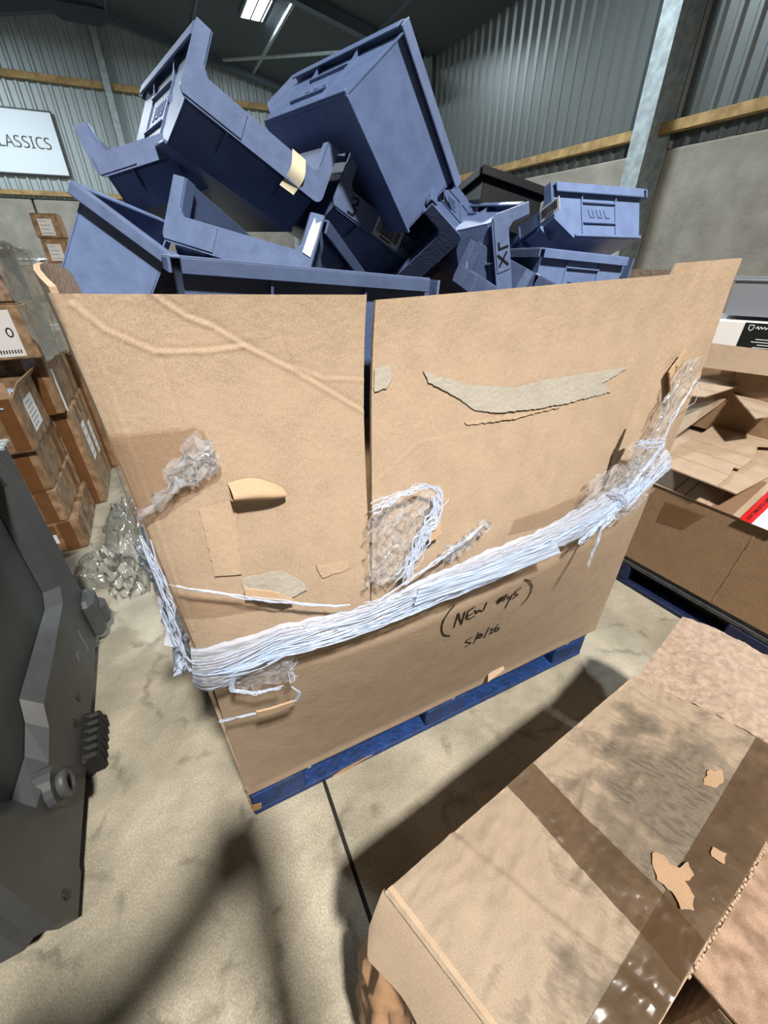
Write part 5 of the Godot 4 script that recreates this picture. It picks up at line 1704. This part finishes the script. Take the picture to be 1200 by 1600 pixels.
func build_floor_litter() -> void:
	var nf := noise(501, 2.4, 3, FastNoiseLite.FRACTAL_RIDGED)
	var st := start()
	sheet(st, 60, 50, func(u: float, v: float):
		var p := Vector3(-0.66 + 0.32 * u, 0, -2.06 + 0.30 * v - 0.10 * u)
		var e := minf(minf(u, 1.0 - u), minf(v, 1.0 - v)) * 4.0
		return p + Vector3(nf.get_noise_2d(v, u) * 0.03, 0.006 + clampf(e, 0.0, 1.0) * (0.035 + 0.045 * (nf.get_noise_2d(u * 0.7, v * 0.7) + 0.5)), nf.get_noise_2d(u + 3.0, v) * 0.03))
	var o := obj("plastic_film", st, M.film_grey)
	tag(o, "crumpled grey plastic film lying on the floor at the foot of the left carton stack", "plastic film")
	st = start()
	sheet(st, 40, 40, func(u: float, v: float):
		var p := Vector3(-0.56 + 0.24 * u, 0, -2.50 + 0.38 * v)
		var e := minf(minf(u, 1.0 - u), minf(v, 1.0 - v)) * 4.0
		return p + Vector3(nf.get_noise_2d(v + 7.0, u) * 0.03, 0.006 + clampf(e, 0.0, 1.0) * (0.06 + 0.07 * (nf.get_noise_2d(u * 0.8 + 5.0, v * 0.8) + 0.3)), nf.get_noise_2d(u + 3.0, v) * 0.03))
	o = obj("plastic_film", st, M.film_grey)
	tag(o, "crumpled clear film heaped on the floor between the left stack and the bin box", "plastic film")
	st = start()
	sheet(st, 24, 24, func(u: float, v: float):
		var a := (u - 0.5) * 2.4
		return Vector3(-0.165 + sin(a) * 0.035, 0.86 - v * 0.11 + nf.get_noise_2d(u, v) * 0.02, -0.72 + cos(a) * 0.03 + nf.get_noise_2d(v, u + 2.0) * 0.03))
	o = obj("plastic_film", st, M.film_grey)
	tag(o, "small crumpled tuft of clear film caught on the left edge of the tall box", "plastic film")

# ---------------------------------------------------------------- the photographer, standing behind the camera
# tapered capsules joined with a smooth minimum, meshed with surface nets
func blob(bones: Array, k: float, cell: float, paint: Callable) -> ArrayMesh:
	var lo := Vector3.ONE * 1e9
	var hi := -lo
	for b in bones:
		for e in [[b[0], b[1]], [b[2], b[3]]]:
			lo = lo.min(e[0] - Vector3.ONE * (e[1] + k + cell * 2.0))
			hi = hi.max(e[0] + Vector3.ONE * (e[1] + k + cell * 2.0))
	var n := Vector3i(((hi - lo) / cell).ceil()) + Vector3i.ONE
	var f := PackedFloat32Array()
	f.resize(n.x * n.y * n.z)
	f.fill(1.0)
	for b in bones:
		var a: Vector3 = b[0]
		var c: Vector3 = b[2]
		var ra: float = b[1]
		var rb: float = b[3]
		var m := maxf(ra, rb) + k + cell * 2.0
		var i0 := Vector3i((a.min(c) - Vector3.ONE * m - lo) / cell).clamp(Vector3i.ZERO, n - Vector3i.ONE)
		var i1 := Vector3i((a.max(c) + Vector3.ONE * m - lo) / cell).clamp(Vector3i.ZERO, n - Vector3i.ONE)
		var ac := c - a
		var l2 := maxf(ac.length_squared(), 1e-9)
		for z in range(i0.z, i1.z + 1):
			for y in range(i0.y, i1.y + 1):
				for x in range(i0.x, i1.x + 1):
					var p := lo + Vector3(x, y, z) * cell
					var t := clampf((p - a).dot(ac) / l2, 0.0, 1.0)
					var d := p.distance_to(a + ac * t) - lerpf(ra, rb, t)
					var i := (z * n.y + y) * n.x + x
					var g := f[i]
					var h := maxf(k - absf(d - g), 0.0) / k
					f[i] = minf(d, g) - h * h * k * 0.25
	var id := {}
	var verts := PackedVector3Array()
	var cols := PackedColorArray()
	var off := [0, 1, n.x, n.x + 1, n.x * n.y, n.x * n.y + 1, n.x * n.y + n.x, n.x * n.y + n.x + 1]
	for z in n.z - 1:
		for y in n.y - 1:
			for x in n.x - 1:
				var i := (z * n.y + y) * n.x + x
				var inside := 0
				for q in 8:
					if f[i + off[q]] < 0.0:
						inside += 1
				if inside == 0 or inside == 8:
					continue
				var s := Vector3()
				var cnt := 0
				for e in [[0, 1], [2, 3], [4, 5], [6, 7], [0, 2], [1, 3], [4, 6], [5, 7], [0, 4], [1, 5], [2, 6], [3, 7]]:
					var va := f[i + off[e[0]]]
					var vb := f[i + off[e[1]]]
					if (va < 0.0) != (vb < 0.0):
						var t := va / (va - vb)
						var pa := Vector3(e[0] & 1, (e[0] >> 1) & 1, e[0] >> 2)
						var pb := Vector3(e[1] & 1, (e[1] >> 1) & 1, e[1] >> 2)
						s += pa.lerp(pb, t)
						cnt += 1
				id[i] = verts.size()
				var v := lo + (Vector3(x, y, z) + s / cnt) * cell
				verts.append(v)
				cols.append(paint.call(v))
	var idx := PackedInt32Array()
	var step := [1, n.x, n.x * n.y]
	for z in range(1, n.z - 1):
		for y in range(1, n.y - 1):
			for x in range(1, n.x - 1):
				var i := (z * n.y + y) * n.x + x
				for ax in 3:
					var sa: bool = f[i] < 0.0
					if sa == (f[i + step[ax]] < 0.0):
						continue
					var u: int = step[(ax + 1) % 3]
					var w: int = step[(ax + 2) % 3]
					var q := [id[i], id[i - u], id[i - u - w], id[i - w]]
					if sa:
						for kk in [0, 2, 1, 0, 3, 2]:
							idx.append(q[kk])
					else:
						for kk in [0, 1, 2, 0, 2, 3]:
							idx.append(q[kk])
	var arr := []
	arr.resize(Mesh.ARRAY_MAX)
	arr[Mesh.ARRAY_VERTEX] = verts
	arr[Mesh.ARRAY_COLOR] = cols
	arr[Mesh.ARRAY_INDEX] = idx
	var am := ArrayMesh.new()
	am.add_surface_from_arrays(Mesh.PRIMITIVE_TRIANGLES, arr)
	var st := SurfaceTool.new()
	st.create_from(am, 0)
	st.generate_normals()
	return st.commit()

func build_photographer() -> void:
	# local axes: x to the person's right, z backwards, y up; feet on the floor
	var xf := Transform3D(Basis(Vector3.UP, deg_to_rad(-26.0)), Vector3(-0.25, 0, 0.40))
	var o := thing("person", "person in dark jacket and jeans standing behind the camera holding up a phone", "person", xf)
	var inv := xf.affine_inverse()
	var cb := Basis.from_euler(Vector3(deg_to_rad(-31.885), deg_to_rad(-25.979), 0))
	var grip := inv * (Vector3(0, 1.27, 0) + cb * Vector3(0.018, -0.058, 0.068))
	var B := [
		[Vector3(-0.10, 0.05, 0.02), 0.045, Vector3(-0.11, 0.04, -0.17), 0.038],
		[Vector3(0.10, 0.05, 0.04), 0.045, Vector3(0.12, 0.04, -0.15), 0.038],
		[Vector3(-0.10, 0.08, 0.03), 0.048, Vector3(-0.10, 0.50, 0.0), 0.062],
		[Vector3(0.10, 0.08, 0.05), 0.048, Vector3(0.10, 0.50, 0.02), 0.062],
		[Vector3(-0.10, 0.50, 0.0), 0.064, Vector3(-0.085, 0.90, 0.02), 0.088],
		[Vector3(0.10, 0.50, 0.02), 0.064, Vector3(0.085, 0.90, 0.02), 0.088],
		[Vector3(-0.06, 0.95, 0.02), 0.115, Vector3(0.06, 0.95, 0.02), 0.115],
		[Vector3(0, 1.0, 0.02), 0.120, Vector3(0, 1.20, 0.02), 0.120],
		[Vector3(-0.07, 1.25, 0.02), 0.115, Vector3(0.07, 1.25, 0.02), 0.115],
		[Vector3(-0.16, 1.38, 0.02), 0.062, Vector3(0.16, 1.38, 0.02), 0.062],
		[Vector3(0, 1.38, 0.02), 0.060, Vector3(0, 1.50, 0.0), 0.055],
		[Vector3(0, 1.60, -0.005), 0.090, Vector3(0, 1.65, 0.01), 0.092],
		[Vector3(0, 1.55, -0.04), 0.055, Vector3(0, 1.62, -0.05), 0.060],
		[Vector3(0, 1.585, -0.108), 0.012, Vector3(0, 1.615, -0.100), 0.010],
		[Vector3(-0.09, 1.59, 0.01), 0.016, Vector3(-0.092, 1.62, 0.012), 0.016],
		[Vector3(0.09, 1.59, 0.01), 0.016, Vector3(0.092, 1.62, 0.012), 0.016],
		[Vector3(-0.185, 1.37, 0.02), 0.060, Vector3(-0.23, 1.10, -0.06), 0.046],
		[Vector3(-0.23, 1.10, -0.06), 0.045, grip + Vector3(-0.045, -0.03, 0.03), 0.030],
		[Vector3(0.185, 1.37, 0.02), 0.060, Vector3(0.25, 1.10, -0.04), 0.046],
		[Vector3(0.25, 1.10, -0.04), 0.045, grip + Vector3(0.045, -0.03, 0.03), 0.030],
	]
	for s in [-1.0, 1.0]:
		var palm: Vector3 = grip + Vector3(s * 0.045, -0.03, 0.03)
		var knuckle: Vector3 = grip + Vector3(s * 0.046, 0.015, 0.0)
		B.append([palm, 0.026, knuckle, 0.022])
		for i in 4:
			var y := 0.045 - i * 0.022
			var l: float = [0.030, 0.036, 0.034, 0.026][i]
			var k1 := grip + Vector3(s * 0.048, y, -0.012)
			var k2 := k1 + Vector3(s * -0.010, 0.004, -0.020)
			B.append([knuckle + Vector3(0, y * 0.4, 0), 0.011, k1, 0.0095])
			B.append([k1, 0.0095, k2, 0.0088])
			B.append([k2, 0.0088, k2 + Vector3(-s * l, 0.004, -0.002), 0.0075])
		B.append([palm + Vector3(-s * 0.006, 0.012, 0.004), 0.014, grip + Vector3(s * 0.030, 0.030, 0.018), 0.011])
		B.append([grip + Vector3(s * 0.030, 0.030, 0.018), 0.011, grip + Vector3(s * 0.014, 0.048, 0.012), 0.009])
	var skin := Color(0.50, 0.29, 0.20)
	var body := blob(B, 0.022, 0.0125, func(v: Vector3):
		if v.y < 0.09:
			return Color(0.03, 0.03, 0.035)
		if v.y < 0.93:
			return Color(0.045, 0.065, 0.12)
		if v.y > 1.45 or v.distance_to(grip) < 0.095:
			return skin
		return Color(0.05, 0.055, 0.065))
	var m := StandardMaterial3D.new()
	m.vertex_color_use_as_albedo = true
	m.roughness = 0.8
	mesh_obj("body", body, m, o)
	var hair := blob([[Vector3(0, 1.665, 0.035), 0.088, Vector3(0, 1.68, 0.0), 0.086], [Vector3(0, 1.60, 0.06), 0.06, Vector3(0, 1.66, 0.05), 0.07]], 0.02, 0.0125, func(_v): return Color(0.05, 0.035, 0.025))
	mesh_obj("hair", hair, m, o)
	for s in [-1.0, 1.0]:
		var st := start()
		cbox(st, Vector3(s * 0.034, 1.612, -0.107), Vector3(0.022, 0.011, 0.008), 0.003)
		obj("eye", st, M.white, o)
	var st2 := start()
	cbox(st2, Vector3(0, 1.555, -0.094), Vector3(0.042, 0.009, 0.008), 0.003)
	obj("mouth", st2, M.red, o)
	# the phone, its lens just behind the viewpoint
	var ph := thing("phone", "slim dark phone held upright in both hands behind the camera position", "phone", Transform3D(cb, Vector3(0, 1.27, 0) + cb * Vector3(0.018, -0.058, 0.034)))
	st2 = start()
	cbox(st2, Vector3(), Vector3(0.072, 0.148, 0.008), 0.003)
	obj("case", st2, M.black, ph)
	st2 = start()
	cbox(st2, Vector3(0, 0, 0.0042), Vector3(0.066, 0.140, 0.0008), 0.0)
	obj("screen", st2, M.grey_plastic, ph)
